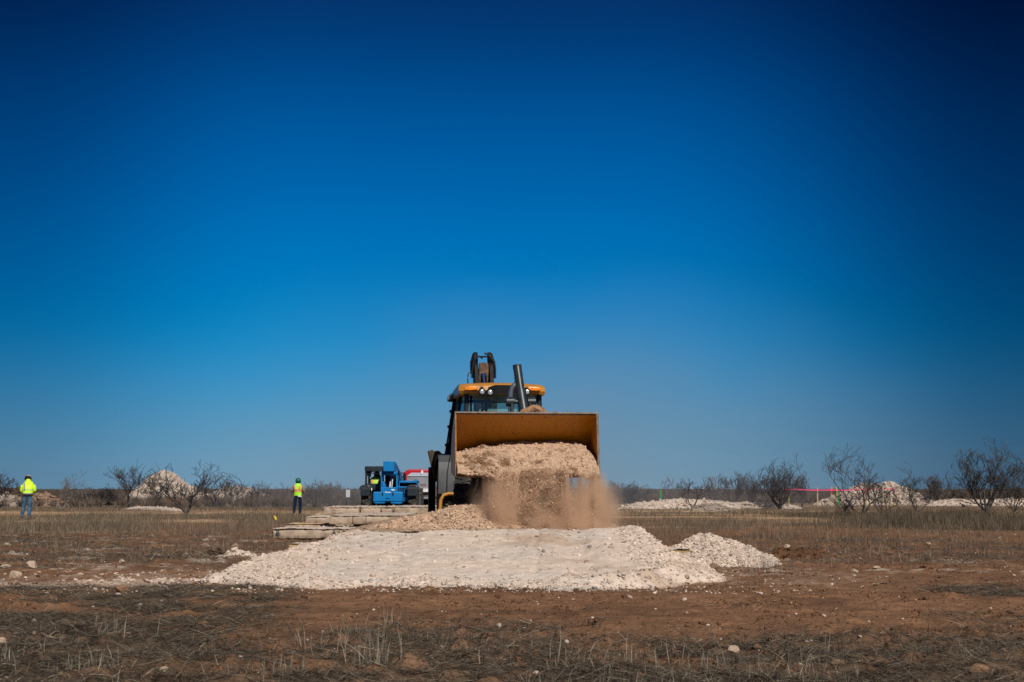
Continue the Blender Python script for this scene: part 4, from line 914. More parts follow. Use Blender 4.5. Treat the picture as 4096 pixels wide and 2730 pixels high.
# --- hood, chassis
b = MB(); b.prism([(1.45, .80), (1.45, 1.28), (1.6, 1.42), (3.05, 1.52), (3.05, .80)], -.38, .38); b.build('hood', m_yel, bh, bevel=.03)
b = MB(); b.box((0, 1.435, 1.05), (.60, .03, .42)); 
for i in range(7): b.box((0, 1.415, .88 + i * .055), (.56, .02, .018))
b.build('grille', m_blk, bh)
b = MB(); b.box((0, 2.9, .66), (.62, 3.6, .32)); b.box((0, 1.9, .50), (1.3, .22, .2)); b.box((0, 3.9, .62), (1.3, .3, .3)); b.box((-.55, 2.45, .62), (.32, .7, .42)); b.box((.55, 2.45, .62), (.32, .7, .42)); b.build('chassis', m_blk, bh, bevel=.015)
b = MB(); b.prism([(-.46, .98), (.46, .98), (.36, .52), (-.36, .52)], 1.30, 1.36, 'y'); b.build('front_guard', m_blk, bh, bevel=.01)
for s in (-1, 1): b = MB(); b.box((s * .30, 1.28, .90), (.20, .05, .12)); b.build('headlight', m_lens, bh, bevel=.015)
for s in (-1, 1):
    tyre('front_wheel', bh, .46, .30, .24, s * .84, 1.95, .46, 18, m_yel, .025, rot=R(-12))
    tyre('rear_wheel', bh, .58, .40, .32, s * .98, 3.85, .58, 20, m_yel, .05)
# --- exhaust stack
b = MB(); b.tube([(.01, 1.95, 1.42), (.01, 1.95, 2.36), (.015, 1.95, 2.44), (.035, 1.95, 2.51), (.08, 1.95, 2.56), (.12, 1.95, 2.575)], .045, 16); b.build('exhaust_pipe', M_('exhaust_metal', (.30, .34, .37), .3, .8), bh, True)
# --- cab: ring corners (x,y) at floor and roof
zb, zt = .98, 2.505
FB, FT, RB, RT, MBm, MT = (.74, 2.98), (.70, 3.08), (.98, 4.50), (.78, 4.42), (.90, 3.75), (.76, 3.75)
def c3(p, z, s): return Vector((s * p[0], p[1], z))
for s in (-1, 1):
    for lo, hi, nm, rr in ((FB, FT, 'front_pillar', .050), (MBm, MT, 'door_pillar', .030), (RB, RT, 'rear_pillar', .045)):
        b = MB(); b.tube([c3(lo, zb, s), c3(hi, zt, s)], rr, 8); b.build(nm, m_blk if nm != 'front_pillar' else m_dgry, bh, True)
    b = MB()
    for z_, (f, r_) in ((zt, (FT, RT)), (zb, (FB, RB))): b.tube([c3(f, z_, s), c3(r_, z_, s)], .035, 6)
    b.build('cab_rail', m_blk, bh, True)
    def q(u, v): a = c3(FB, zb, s).lerp(c3(RB, zb, s), u); c_ = c3(FT, zt, s).lerp(c3(RT, zt, s), u); return a.lerp(c_, v)
    b = MB(); v_ = [q(.03, .0), q(.97, .0), q(.97, .98), q(.03, .98)]; n_ = Vector((s * .006, 0, 0)); b.add([*v_, *[p + n_ for p in v_]], [(0, 1, 2, 3), (7, 6, 5, 4), (0, 4, 5, 1), (1, 5, 6, 2), (2, 6, 7, 3), (3, 7, 4, 0)])
    dr = b.build('side_window', m_sgl, bh)
    if s < 0:
        for (u_, v1) in ((.99, .80), (.99, .60), (.99, .36)):
            b = MB(); p = q(u_, v1); b.box(p + Vector((-.05, 0, 0)), (.11, .05, .055)); b.build('hinge', m_blk, dr)
        b = MB(); b.tube([q(1.0, .97) + Vector((-.05, .02, 0)), q(1.0, .02) + Vector((-.07, .02, 0))], .018, 6); b.build('door_edge', m_blk, dr, True)
        b = MB(); b.tube([q(.9, .42) + Vector((-.03, 0, 0)), q(.9, .30) + Vector((-.06, 0, 0)), q(.9, .18) + Vector((-.03, 0, 0))], .035, 8); b.build('door_handle', m_blk, dr, True)
        b = MB(); b.box(q(.97, .12) + Vector((-.07, 0, .02)), (.10, .12, .34)); b.build('lower_hinge_cover', m_blk, dr, bevel=.01)
        b = MB(); b.lathe([(.05, -.004), (.05, .004)], (0, 0, 0), 'x', 18); e_ = b.build('round_emblem', M_('emblem_silver', (.5, .55, .58), .4), dr); e_.location = q(.5, .18) + Vector((-.012, 0, 0)); e_.scale = (1, .7, 1)
def fq(u, v, y=0): return Vector((-.72 + 1.44 * u, 3.0 + .09 * v - .01 + y, zb + .35 + (zt - zb - .35) * v))
b = MB(); v_ = [fq(0, 0), fq(1, 0), fq(1, .97), fq(0, .97)]; b.add([*v_, *[p + Vector((0, -.006, 0)) for p in v_]], [(0, 1, 2, 3), (7, 6, 5, 4), (0, 4, 5, 1), (1, 5, 6, 2), (2, 6, 7, 3), (3, 7, 4, 0)]); ws = b.build('windshield', m_glass, bh)
for x in (-.62, .62): b = MB(); b.box((x, 3.03, 1.88), (.045, .03, 1.1)); b.build('windshield_seal', m_blk, ws)
b = MB(); b.box((0, 3.0, 1.16), (1.42, .05, .36)); b.build('front_panel', m_blk, bh)
b = MB(); v_ = [Vector((-.88, 4.5, 1.1)), Vector((.88, 4.5, 1.1)), Vector((.76, 4.44, zt)), Vector((-.76, 4.44, zt))]; b.add([*v_, *[p + Vector((0, .006, 0)) for p in v_]], [(0, 1, 2, 3), (7, 6, 5, 4), (0, 4, 5, 1), (1, 5, 6, 2), (2, 6, 7, 3), (3, 7, 4, 0)]); rw = b.build('rear_window', m_dkgl, bh)
b = MB(); b.box((-.18, 4.46, 1.8), (.05, .04, 1.3)); b.box((.36, 4.46, 1.8), (.05, .04, 1.3)); b.box((0, 4.46, 2.41), (1.5, .05, .06)); b.build('rear_window_bar', m_blk, rw)
b = MB(); b.box((0, 3.75, .99), (1.55, 1.5, .05)); b.build('cab_floor', m_blk, bh)
# roof
b = MB(); hw = .80
sec = [(0, 0), (0, .13), (.10, .195), (.55, .235), (1.2, .24), (1.68, .20), (1.75, .10), (1.75, 0)]
nx = 17; ys_ = [2.84, 2.84, 2.90, 3.1, 3.6, 4.3, 4.58, 4.62, 4.62]; base_z = 2.405
rows = []
for j, (yy, zz, k) in enumerate([(2.86, .0, 1.0), (2.82, .05, 1.0), (2.84, .135, 1.0), (2.93, .185, .97), (3.3, .235, .93), (3.8, .255, .92), (4.3, .235, .93), (4.58, .17, .97), (4.64, .08, 1.0), (4.62, .0, 1.0)]):
    row = []
    for i in range(nx):
        t = -1 + 2 * i / (nx - 1); t = math.copysign(abs(t) ** .75, t)
        crown_ = (1 - abs(t) ** 5) ; z_ = base_z + zz * (.86 + .14 * (1 - t * t)) if j not in (0, 9) else base_z + (.03 if abs(t) < .55 and j == 0 else 0) - (.02 if abs(t) > .9 else 0)
        bow = -.05 * (1 - t * t) if j < 4 else (.05 * (1 - t * t) if j > 6 else 0)
        edge_in = .10 * max(0, abs(t) - .8) / .2 if j < 4 else 0
        row.append((t * hw * k, yy + bow + edge_in, z_))
    rows.append(row)
vs = [p for r_ in rows for p in r_]; fs = [(a * nx + i, a * nx + i + 1, (a + 1) * nx + i + 1, (a + 1) * nx + i) for a in range(len(rows) - 1) for i in range(nx - 1)]
fs += [tuple(a * nx for a in range(len(rows))), tuple(a * nx + nx - 1 for a in range(len(rows)))[::-1], tuple(range(nx))[::-1] + tuple((len(rows) - 1) * nx + i for i in range(nx))]
fs = fs[:-1] + [(i, i + 1, (len(rows) - 1) * nx + i + 1, (len(rows) - 1) * nx + i) for i in range(nx - 1)]
b.add(vs, fs); roof = b.build('cab_roof', m_yel, bh, True); roof.location = (-.035, 0, .065); roof.scale.x = 1.04
b = MB(); b.prism([(-.34, 2.40), (-.25, 2.52), (-.14, 2.555), (.30, 2.555), (.42, 2.50), (.52, 2.40)], 2.755, 2.80, 'y'); b.build('roof_recess', m_blk, roof)
for s in (-1, 1):
    b = MB(); b.prism([(s * .70, 2.455), (s * .69, 2.505), (s * .62, 2.525), (s * .47, 2.525), (s * .455, 2.49), (s * .47, 2.463), (s * .60, 2.452)], 2.765, 2.84, 'y'); b.build('turn_signal', m_amb, roof, bevel=.012)
def worklight(x, y, z, rz=0, tilt=-8):
    o = empty('work_light', (x, y, z), rz); o.parent = bh; o.rotation_euler = (R(tilt), 0, rz)
    b = MB(); b.prism([(-.06, -.045), (-.045, -.062), (.045, -.062), (.06, -.045), (.06, .045), (.045, .062), (-.045, .062), (-.06, .045)], -.02, .07, 'y'); b.tube([(0, .04, .05), (0, .05, .10)], .018, 8); b.build('lamp_housing', m_blk, o, bevel=.008)
    b = MB(); b.lathe([(.046, 0), (.044, -.012), (.02, -.02)], (0, -.02, 0), 'y', 18); b.build('lens', m_lens, o, True)
    b = MB(); b.tube([(-.025, .02, .075), (-.025, .02, .105), (.025, .02, .105), (.025, .02, .075)], .009, 6); b.build('bracket', m_gry, o)
worklight(-.44, 2.74, 2.485); worklight(-.285, 2.74, 2.475); worklight(.42, 2.74, 2.49); worklight(-.93, 4.40, 2.46, R(-75), -10)
b = MB(); b.prism([(-.24, 2.35), (-.20, 2.295), (.0, 2.28), (.16, 2.29), (.19, 2.34), (.18, 2.42), (-.22, 2.43)], 3.12, 3.15, 'y'); b.build('sun_visor', m_mirror, bh, bevel=.01).location = (0, 0, .04)
b = MB(); b.tube([(-.36, 3.35, 1.92), (-.32, 3.3, 2.10), (-.26, 3.3, 2.14), (-.16, 3.3, 2.14), (-.10, 3.3, 2.10), (-.06, 3.35, 1.92)], .018, 8); b.tube([(-.24, 3.3, 1.3), (-.24, 3.3, 1.86)], .03, 8); b.build('steering_wheel', m_blk, bh, True)
b = MB(); b.box((0, 3.95, 1.30), (.5, .5, .16)); b.box((0, 4.18, 1.62), (.5, .12, .6), (-8, 0, 0)); b.build('seat', m_blk, bh, bevel=.04)
b = MB()
for x in (-.46, -.40): b.tube([(x, 4.2, 1.2), (x, 4.15, 2.0), (x + .02, 4.12, 2.16)], .016, 6)
b.box((-.43, 4.15, 1.93), (.10, .06, .12)); b.tube([(.25, 3.4, 1.1), (.22, 3.35, 1.62)], .015, 6); b.build('control_lever', m_blk, bh)
for s in (-1, 1):
    b = MB(); b.box((s * .80, 3.3, 1.92), (.03, .12, .34)); b.tube([(s * .76, 3.2, 2.1), (s * .82, 3.25, 2.06)], .012, 6); b.build('mirror', m_blk, bh, bevel=.01)
# --- rear fenders
for s in (-1, 1):
    pr = [(3.12, .60), (3.10, 1.00), (3.20, 1.22), (3.42, 1.33), (3.75, 1.38), (4.2, 1.33), (4.5, 1.2), (4.62, 1.0)]
    inn = [(y_ + (.04 if y_ < 3.4 else (-.04 if y_ > 4.3 else 0)), z_ - (.04 if 3.15 < y_ < 4.6 else 0)) for y_, z_ in pr]
    b = MB(); b.prism(pr + inn[::-1], s * .70, s * 1.17); b.prism([(3.14, .60), (3.12, 1.00), (3.22, 1.2), (3.42, 1.3), (3.75, 1.35), (4.2, 1.3), (4.48, 1.18), (4.6, 1.0), (4.35, 1.0), (4.2, 1.16), (3.75, 1.24), (3.45, 1.14), (3.3, .95), (3.28, .6)], s * .70, s * .73)
    fd = b.build('rear_fender', m_blk, bh, True, bevel=.012); fd.location = (s * .05, 0, -.07)
    for (xa, xb, xc, xd, z0_) in ((1.165, 1.005, 1.06, .895, .62), (.985, .83, .875, .70, .62)):
        # a raised light panel following the front curve, leaning in towards the top
        front = [(3.108, .62), (3.088, 1.0), (3.185, 1.225), (3.40, 1.342), (3.60, 1.37)]
        vs, fs = [], []
        for i, (y_, z_) in enumerate(front):
            t = i / (len(front) - 1); t0 = max(0, (z_ - .9) / .47) ** 2
            a_ = xa + .0 * t; c_ = xb
            xo = xa - .0 * t0; xi = xb + (.0) * t0
            sh = (.03 + .10 * t0)
            for x_, dy in ((xo - .0 - (sh if xa < 1.1 else .02 * t0) * 1 + (.02 if xa > 1.1 else .06 * 1), 0), (xi - sh + .06, 0)):
                vs.append((s * x_, y_ - .004, z_ + .004)); vs.append((s * x_, y_ - .018, z_ + .012))
        for i in range(len(front) - 1):
            k = i * 4; fs += [(k + 1, k + 3, k + 7, k + 5), (k, k + 1, k + 5, k + 4), (k + 3, k + 2, k + 6, k + 7)]
        fs += [(0, 2, 3, 1), (16, 17, 19, 18)]
        b = MB(); b.add(vs, fs); b.build('fender_panel', m_gry, fd, True)
    b = MB(); b.tube([(s * .83, 3.03, 1.16), (s * .80, 3.0, 1.12), (s * .80, 3.0, .98), (s * .83, 3.03, .94)], .02, 8); b.build('grab_handle', m_blk, fd, True)
b = MB(); b.box((-.66, 2.90, 1.06 - .06), (.085, .012, .105)); st = b.build('sticker', m_white, bh)
b = MB()
for i, (w_, z_) in enumerate(((.05, 1.035), (.045, 1.015), (.04, .975))): b.box((-.65, 2.892, z_), (w_, .004, .009))
b.box((-.692, 2.892, 1.0), (.01, .004, .07)); b.build('sticker_print', m_blk, st)
# --- steps
for s in (-1, 1):
    b = MB(); b.tube([(s * 1.15, 2.75, .10), (s * 1.12, 2.75, .50), (s * 1.07, 2.75, .585), (s * .98, 2.75, .61), (s * .72, 2.75, .61)], .032, 8); b.build('step_frame', m_yel, bh, True).location = (s * .09, 0, -.05)
    b = MB(); b.box((s * .92, 2.8, .36), (.40, .22, .03)); b.box((s * .92, 2.8, .14), (.40, .22, .03)); b.build('step_tread', m_steel, bh, bevel=.004)
    b = MB(); b.prism([(s * .60, .50), (s * .38, .47), (s * .46, .20), (s * .50, .22)], 1.52, 1.56, 'y'); b.build('yellow_bracket', m_yel, bh)
    b = MB(); b.prism([(s * .72, .52), (s * .60, .54), (s * .50, .10), (s * .80, .05)], 1.44, 1.48, 'y'); b.build('mud_flap', m_gry, bh)
# --- stabilisers
for s in (-1, 1):
    b = MB(); b.prism([(s * 1.26, 1.42), (s * 1.18, 1.45), (s * 1.14, 1.42), (s * 1.04, 1.43), (s * .90, 1.28), (s * .96, .88), (s * 1.12, .88)], 4.98, 5.04, 'y'); b.prism([(s * 1.27, 1.42), (s * 1.25, 1.43), (s * 1.12, .88), (s * 1.14, .87)], 4.90, 5.12, 'y')
    st_ = b.build('stabiliser_pad', M_('brown_black_paint', (.035, .022, .010), .6, col2=(.06, .036, .014), nscale=6), bh, bevel=.008); st_.location.x = s * .05
    b = MB(); b.box((s * 1.16, 5.05, .62), (.14, .16, .95)); b.box((s * 1.05, 5.05, .95), (.12, .12, .3)); b.build('stabiliser_leg', m_blk, bh, bevel=.01).location.x = s * .07
    b = MB(); b.tube([(s * 1.04, 4.95, .95), (s * 1.1, 4.95, .35)], .045, 10); b.build('stabiliser_cylinder', m_dgry, bh, True)
b = MB(); b.box((0, 5.05, .75), (2.1, .22, .34)); b.box((0, 5.25, .95), (.5, .4, .8)); b.build('rear_frame', m_yel, bh, bevel=.015)
# --- boom folded behind the cab
bx = -.05
boom = MB()
for s in (-1, 1): boom.prism([(5.5, 1.2), (5.75, 1.1), (6.35, 2.6), (6.6, 3.32), (6.55, 3.48), (6.42, 3.50), (6.2, 3.3), (5.9, 2.6)], bx + s * .120, bx + s * .205)
boom.box((bx, 6.3, 2.3), (.31, .06, 1.0), (-14, 0, 0)); boom.box((bx, 6.50, 2.95), (.26, .05, .6), (-12, 0, 0)); bm_ = boom.build('boom', m_blk, bh, bevel=.008)
for s in (-1, 1):
    b = MB(); b.tube([(bx + s * .185, 6.45, 3.38), (bx + s * .16, 6.5, 3.56)], [.085, .06], 12); b.tube([(bx + s * .155, 6.5, 3.54), (bx + s * .15, 6.5, 3.60)], .045, 10); b.tube([(bx + s * .20, 6.40, 3.12), (bx + s * .19, 6.45, 3.40)], [.075, .085], 12); b.build('boom_head', m_blk, bh, True)
b = MB(); b.prism([(bx - .115, 2.75), (bx - .095, 3.34), (bx - .02, 3.36), (bx + .03, 3.36), (bx + .105, 3.32), (bx + .12, 2.75), (bx + .07, 2.70), (bx + .06, 3.05), (bx - .05, 3.05), (bx - .06, 2.70)], 6.22, 6.34, 'y'); b.build('dipper_arm', M_('dark_rust', (.05, .028, .018), .9, col2=(.19, .105, .06), nscale=9, bump=.5), bh, bevel=.01)
b = MB(); b.tube([(bx + .06, 6.12, 2.2), (bx - .01, 6.18, 3.12)], .048, 16); b.build('boom_rod', M_('blue_chrome', (.50, .55, .66), .2, 1.0), bh, True)
b = MB(); b.tube([(bx + .035, 6.12, 2.2), (bx + .045, 6.14, 2.50)], .07, 16); b.build('boom_cylinder', m_dgry, bh, True)
b = MB(); b.box((bx, 6.3, 3.05), (.54, .05, .045)); b.build('hose_bar', m_blk, bh); b = MB(); b.box((bx, 6.42, 3.50), (.22, .05, .03)); b.build('cross_bar', m_blk, bh)
def hose(pts, r=.021): bb = MB(); bb.tube(pts, r, 8); bb.build('hose', m_hose, bh, True)
def arc(p0, p1, p2, n=8): return [tuple((1 - t) ** 2 * a + 2 * t * (1 - t) * b_ + t * t * c_ for a, b_, c_ in zip(p0, p1, p2)) for t in [i / n for i in range(n + 1)]]
hose(arc((bx - .25, 6.28, 3.06), (bx - .22, 6.2, 3.62), (bx - .02, 6.28, 3.45), 10)); hose(arc((bx + .25, 6.28, 3.06), (bx + .28, 6.2, 3.50), (bx + .02, 6.28, 3.56), 10))
hose(arc((bx - .25, 6.26, 3.16), (bx - .38, 6.2, 3.18), (bx - .33, 6.22, 2.85), 8), .013); hose(arc((bx - .33, 6.22, 2.85), (bx - .30, 6.2, 2.6), (bx - .12, 6.15, 2.45), 6), .013)
hose(arc((bx - .27, 6.18, 2.72), (bx - .2, 6.1, 2.9), (bx - .1, 6.1, 2.3), 8)); hose(arc((bx - .22, 6.2, 2.78), (bx - .12, 6.1, 2.75), (bx - .06, 6.1, 2.3), 8))
hose([(bx + .17, 6.16, 2.76), (bx + .19, 6.12, 2.5), (bx + .17, 6.1, 2.2)]); hose([(bx + .27, 6.2, 2.74), (bx + .26, 6.15, 2.5), (bx + .26, 6.1, 2.2)]); hose([(bx + .14, 6.2, 3.05), (bx + .18, 6.16, 2.76)], .012)
b = MB(); b.tube([(bx + .12, 6.2, 2.745), (bx + .32, 6.2, 2.745)], .022, 8); b.build('hydraulic_fitting', m_chr, bh, True)
for x_ in (bx + .14, bx + .31, bx - .28): b = MB(); b.tube([(x_, 6.16, 2.74), (x_, 6.1, 2.745)], .026, 8); b.build('hydraulic_fitting', m_chr, bh, True)
for x_ in (bx - .25, bx + .25): b = MB(); b.tube([(x_, 6.26, 3.02), (x_, 6.26, 3.12)], .026, 8); b.build('hydraulic_fitting', m_chr, bh, True)

# ================================================================== earth in the bucket (rests in it, so a thing of its own)
def bworld(V):
    c, s = math.cos(YAW), math.sin(YAW); V = np.asarray(V); return np.stack([V[:, 0] * c - V[:, 1] * s + BX, V[:, 0] * s + V[:, 1] * c + 24.3, V[:, 2] + PZ], 1)
nu, nv = 420, 200
U, Vv = np.meshgrid(np.linspace(0, 1, nu), np.linspace(0, 1, nv)); U_, V_ = U.ravel(), Vv.ravel()
def load_pt(u, v):
    x = -HW + .005 + u * (2 * HW - .01)
    cut = sstep(.80, 1.0, u)                                   # the right end has slid out already
    yb = .74 - .05 * fbm(u * 3, u * 0, 3, 9); zbk = 1.30 + .13 * sstep(.0, .35, u) + .07 * sstep(.3, .9, u) + .03 * fbm(u * 6, u * 0 + 3, 3, 7)
    yf = -.17; zf = .925 + .02 * fbm(u * 5, u * 0, 3, 8)
    vv = np.clip(v / .76, 0, 1)
    y = yb + (yf - yb) * vv; z = zbk + (zf - zbk) * vv ** .92 + .10 * np.sin(np.pi * vv) * (1 - .3 * u)
    lim = np.interp(vv, [0, .25, .7, 1], [.90, .945, 1.0, 1.03]); over = np.clip((u - lim) / .03, 0, 1)
    z = z - over * (.30 * (1 - vv * .8)); y = y + over * .05
    t = np.clip((v - .76) / .24, 0, 1)                          # rolls over the edge
    z = z - t * (.03 + .12 * sstep(.12, .3, u) * np.clip(fbm(u * 8, u * 0, 4, 15, .7) + .4, 0, 1) + .60 * np.exp(-((u - .49) / .19) ** 4) * (.75 + .6 * fbm(u * 14, u * 0, 3, 16, .7))); y = y - .05 * np.sin(t * np.pi) - .13 * t * np.exp(-((u - .49) / .22) ** 4)
    n = .050 * fbm(u * 7, v * 3.5, 4, 301) + .028 * fbm(u * 26, v * 13, 3, 303) + .012 * fbm(u * 90, v * 45, 2, 305)
    lump = .05 * np.clip(fbm(u * 9 + 3, v * 6, 3, 309) - .1, 0, 1) * (1 + (u < .3))
    d = n + lump
    return np.stack([x + BOFF, y - d * .75, z + d * .65], 1)
P = load_pt(U_, V_)
def darkf(U_, V_): return sstep(-.10, .50, 1.5 * fbm(U_ * 12 + 1, V_ * 7, 5, 311, .7) + .75 * np.exp(-((U_ - .17) / .13) ** 2 - ((V_ - .62) / .25) ** 2) - .30)
darkm = darkf(U_, V_)
LC = np.array([.46, .315, .215])
C = LC * (1 + .14 * fbm(U_ * 8, V_ * 5, 4, 313))[:, None]; C = C * (1 - darkm * .85)[:, None] + np.array([.14, .07, .03]) * (darkm * .85)[:, None]
idx = np.arange(nu * nv).reshape(nv, nu); F = np.stack([idx[:-1, :-1], idx[:-1, 1:], idx[1:, 1:], idx[1:, :-1]], -1).reshape(-1, 4)
rg = np.random.default_rng(31); k = 6500; su, sv = rg.uniform(0, .985, k), rg.uniform(0, 1, k); SPT = load_pt(su, sv); S = .0085 * np.clip(rg.lognormal(0, .6, k), .4, 4.2)
SV, SF = stones(SPT, S, rg, 1.0)
dk_ = darkf(su, sv)[:, None] * .8; SC = np.repeat((LC * (1 - dk_) + np.array([.14, .07, .03]) * dk_) * rg.uniform(.8, 1.25, (k, 1)), 12, 0)
o = npmesh('earth_load', bworld(np.concatenate([P, SV])), [F, SF + len(P)], cal_m, np.concatenate([C, SC]))
sm = np.zeros(len(F) + len(SF), bool); sm[:len(F)] = True; o.data.polygons.foreach_set('use_smooth', sm)
tag(o, 'tan crumbly earth heaped in the tipped yellow bucket, spilling over its edge', 'earth load')

# falling lumps and grains
rg = np.random.default_rng(32)
def streamd(x, t):   # how much falls at each place along the edge (bucket-local x)
    s1 = np.exp(-((x - .14 - .05 * t) / (.58 - .30 * t)) ** 4) * 1.0; s2 = np.exp(-((x + .62) / .09) ** 2) * .40; s3 = .5 * np.exp(-((x - .85) / .35) ** 4)
    return np.clip((s1 + s2 + s3) * (.50 + 1.5 * fbm(x * 5, t * 2.0 - .4 * x, 4, 333, .6)), 0, 1.3)
k = 620000; x = rg.uniform(-.9, 1.28, k); t = rg.uniform(0, 1, k) ** 1.25
keep = rg.uniform(size=k) < streamd(x, t) * np.where(x > .62, .22, 1) * np.where(t < .55, .30, .9) * (1 - .45 * t); x, t = x[keep], t[keep]; k = len(x)
z = .96 - .98 * t + rg.normal(0, .035, k) * (1 - t); y = -.25 - .17 * np.sqrt(t) + rg.normal(0, .05 + .05 * t, k) + .03 * np.sin(x * 9)
x = x + rg.normal(0, .012 + .03 * t, k) + BOFF
S = .0034 * np.clip(rg.lognormal(0, .62, k), .35, 6)
V, F = octa(np.stack([x, y, z], 1), S, rg)
C = np.repeat(LC * np.array([1.15, 1.1, 1.06]) * rg.uniform(.6, 1.35, (k, 1)), 6, 0)
tag(npmesh('falling_dirt', bworld(V), F, cal_m, C), 'curtain of tan lumps and grains falling from the tipped bucket', 'falling dirt', kind='stuff')

# ---- dust hanging round the falling earth
def volmat(name, col, build):
    m = D.materials.new(name); m.use_nodes = True; t = m.node_tree; t.nodes.clear()
    v = N(t, 'ShaderNodeVolumePrincipled'); v.inputs['Color'].default_value = (*col, 1); v.inputs['Anisotropy'].default_value = .1
    dn = build(t); t.links.new(dn, v.inputs['Density'])
    o = N(t, 'ShaderNodeOutputMaterial'); t.links.new(v.outputs[0], o.inputs['Volume']); return m
def mth(t, op, a, b=None, clamp=False):
    n = N(t, 'ShaderNodeMath', operation=op); n.use_clamp = clamp
    for i, q in enumerate((a, b)):
        if q is None: continue
        if isinstance(q, (int, float)): n.inputs[i].default_value = q
        else: t.links.new(q, n.inputs[i])
    return n.outputs[0]
def mrange(t, v, a, b_, c=0., d=1., sm='SMOOTHSTEP'):
    n = N(t, 'ShaderNodeMapRange', interpolation_type=sm); t.links.new(v, n.inputs['Value'])
    for k_, q in zip(('From Min', 'From Max', 'To Min', 'To Max'), (a, b_, c, d)): n.inputs[k_].default_value = q
    return n.outputs[0]
def dust_density(t):
    tc = N(t, 'ShaderNodeTexCoord'); sp = N(t, 'ShaderNodeSeparateXYZ'); t.links.new(tc.outputs['Object'], sp.inputs[0]); X, Y_, Z = sp.outputs
    mp = N(t, 'ShaderNodeMapping'); mp.inputs['Scale'].default_value = (7.5, 2.5, .75); t.links.new(tc.outputs['Object'], mp.inputs[0])
    n1 = N(t, 'ShaderNodeTexNoise'); n1.inputs['Scale'].default_value = 1; n1.inputs['Detail'].default_value = 3; t.links.new(mp.outputs[0], n1.inputs['Vector'])
    n2 = N(t, 'ShaderNodeTexNoise'); n2.inputs['Scale'].default_value = 3.2; n2.inputs['Detail'].default_value = 3; t.links.new(tc.outputs['Object'], n2.inputs['Vector'])
    # streaks: strongest at the right, thin at the left, rising out of the impact line
    st = mrange(t, n1.outputs['Fac'], .40, .68)
    xr = mth(t, 'MULTIPLY', mrange(t, X, .35, .75, .38, 1.0), mrange(t, X, 1.36, 1.18))
    xl = mrange(t, X, -.85, -.35)
    st = mth(t, 'MULTIPLY', mth(t, 'MULTIPLY', st, xr), xl)
    yy = mth(t, 'MULTIPLY', mrange(t, Y_, -.55, -.2), mrange(t, Y_, .45, .1))
    topf = mrange(t, Z, 1.02, .50)
    st = mth(t, 'MULTIPLY', mth(t, 'MULTIPLY', st, yy), topf)
    lo = mth(t, 'MULTIPLY', mrange(t, Z, .90, .02), mrange(t, n2.outputs['Fac'], .34, .66))
    lo = mth(t, 'MULTIPLY', lo, mth(t, 'MULTIPLY', mrange(t, X, -1.1, -.3), mrange(t, X, 1.6, 1.2)))
    lo = mth(t, 'MULTIPLY', lo, mth(t, 'MULTIPLY', mrange(t, Y_, -.85, -.4), mrange(t, Y_, .9, .5)))
    # the thick of the pour hides less behind dust than its flanks
    cf = mth(t, 'MAXIMUM', mrange(t, mth(t, 'ABSOLUTE', mth(t, 'SUBTRACT', X, .12)), .18, .50, .12, 1.0), mrange(t, Z, .42, .10))
    return mth(t, 'MULTIPLY', cf, mth(t, 'ADD', mth(t, 'MULTIPLY', st, 55.0), mth(t, 'MULTIPLY', lo, 9.0)))
dm = volmat('dust', (.90, .69, .51), dust_density)
b = MB(); b.box((.35, .05, .55), (3.3, 1.9, 1.08)); o = b.build('dust_cloud', dm, None); o.location = (BX + BOFF, 24.3, PZ - .02); o.rotation_euler = (0, 0, YAW)
tag(o, 'brown dust streaming down with the falling earth and billowing at the platform', 'dust', kind='stuff')
def plume_density(t):
    tc = N(t, 'ShaderNodeTexCoord'); ln = N(t, 'ShaderNodeVectorMath', operation='LENGTH'); t.links.new(tc.outputs['Object'], ln.inputs[0])
    n2 = N(t, 'ShaderNodeTexNoise'); n2.inputs['Scale'].default_value = 1.6; n2.inputs['Detail'].default_value = 2; t.links.new(tc.outputs['Object'], n2.inputs['Vector'])
    return mth(t, 'MULTIPLY', mth(t, 'MULTIPLY', mrange(t, ln.outputs['Value'], 1.0, .0, 0, 1, 'SMOOTHSTEP'), mrange(t, n2.outputs['Fac'], .25, .75)), .10)
pm = volmat('thin_dust', (.58, .62, .70), plume_density)
b = MB(); b.ell((0, 0, 0), (1, 1, 1), 24); o = b.build('dust_plume', pm, None, True); o.location = (1.5, 92, 4.0); o.scale = (31, 8, 14.5)
tag(o, 'faint pale dust drifting up into the sky behind the loader', 'dust', kind='stuff')
# ================================================================== telehandler
YT = 60.0
def tl(px, py): v = at(px, py, YT); return v
CXT = tl(1568, 0).x
KT = FPX / YT
def X(px): return (px - 1568) / KT
def Z(py): return CAMZ + (HZN - py) / KT
m_blu = M_('blue_paint', (.003, .18, .46), .5, col2=(.004, .155, .40), nscale=3, spec=.25)
m_blu2 = M_('dark_blue_paint', (.008, .06, .16), .5)
tlh = empty('telehandler', (CXT, YT, 0)); tag(tlh, 'bright blue telehandler seen from behind, parked on the far side of the slabs', 'telehandler')
def bx_(b, x0, x1, z0, z1, y0, y1): b.box(((x0 + x1) / 2, (y0 + y1) / 2, (z0 + z1) / 2), (x1 - x0, y1 - y0, z1 - z0)); return b
b = MB(); b.prism([(X(1510), Z(1968)), (X(1628), Z(1968)), (X(1628), Z(2012)), (X(1618), Z(2018)), (X(1582), Z(2016)), (X(1578), Z(2008)), (X(1560), Z(2008)), (X(1556), Z(2016)), (X(1520), Z(2016)), (X(1510), Z(2010))], 0, .7, 'y')
cw = b.build('counterweight', m_blu, tlh, bevel=.05)
b = MB(); bx_(b, X(1510), X(1628), Z(2004), Z(2001), -.03, .1); b.build('bumper_ridge', m_blu, cw)
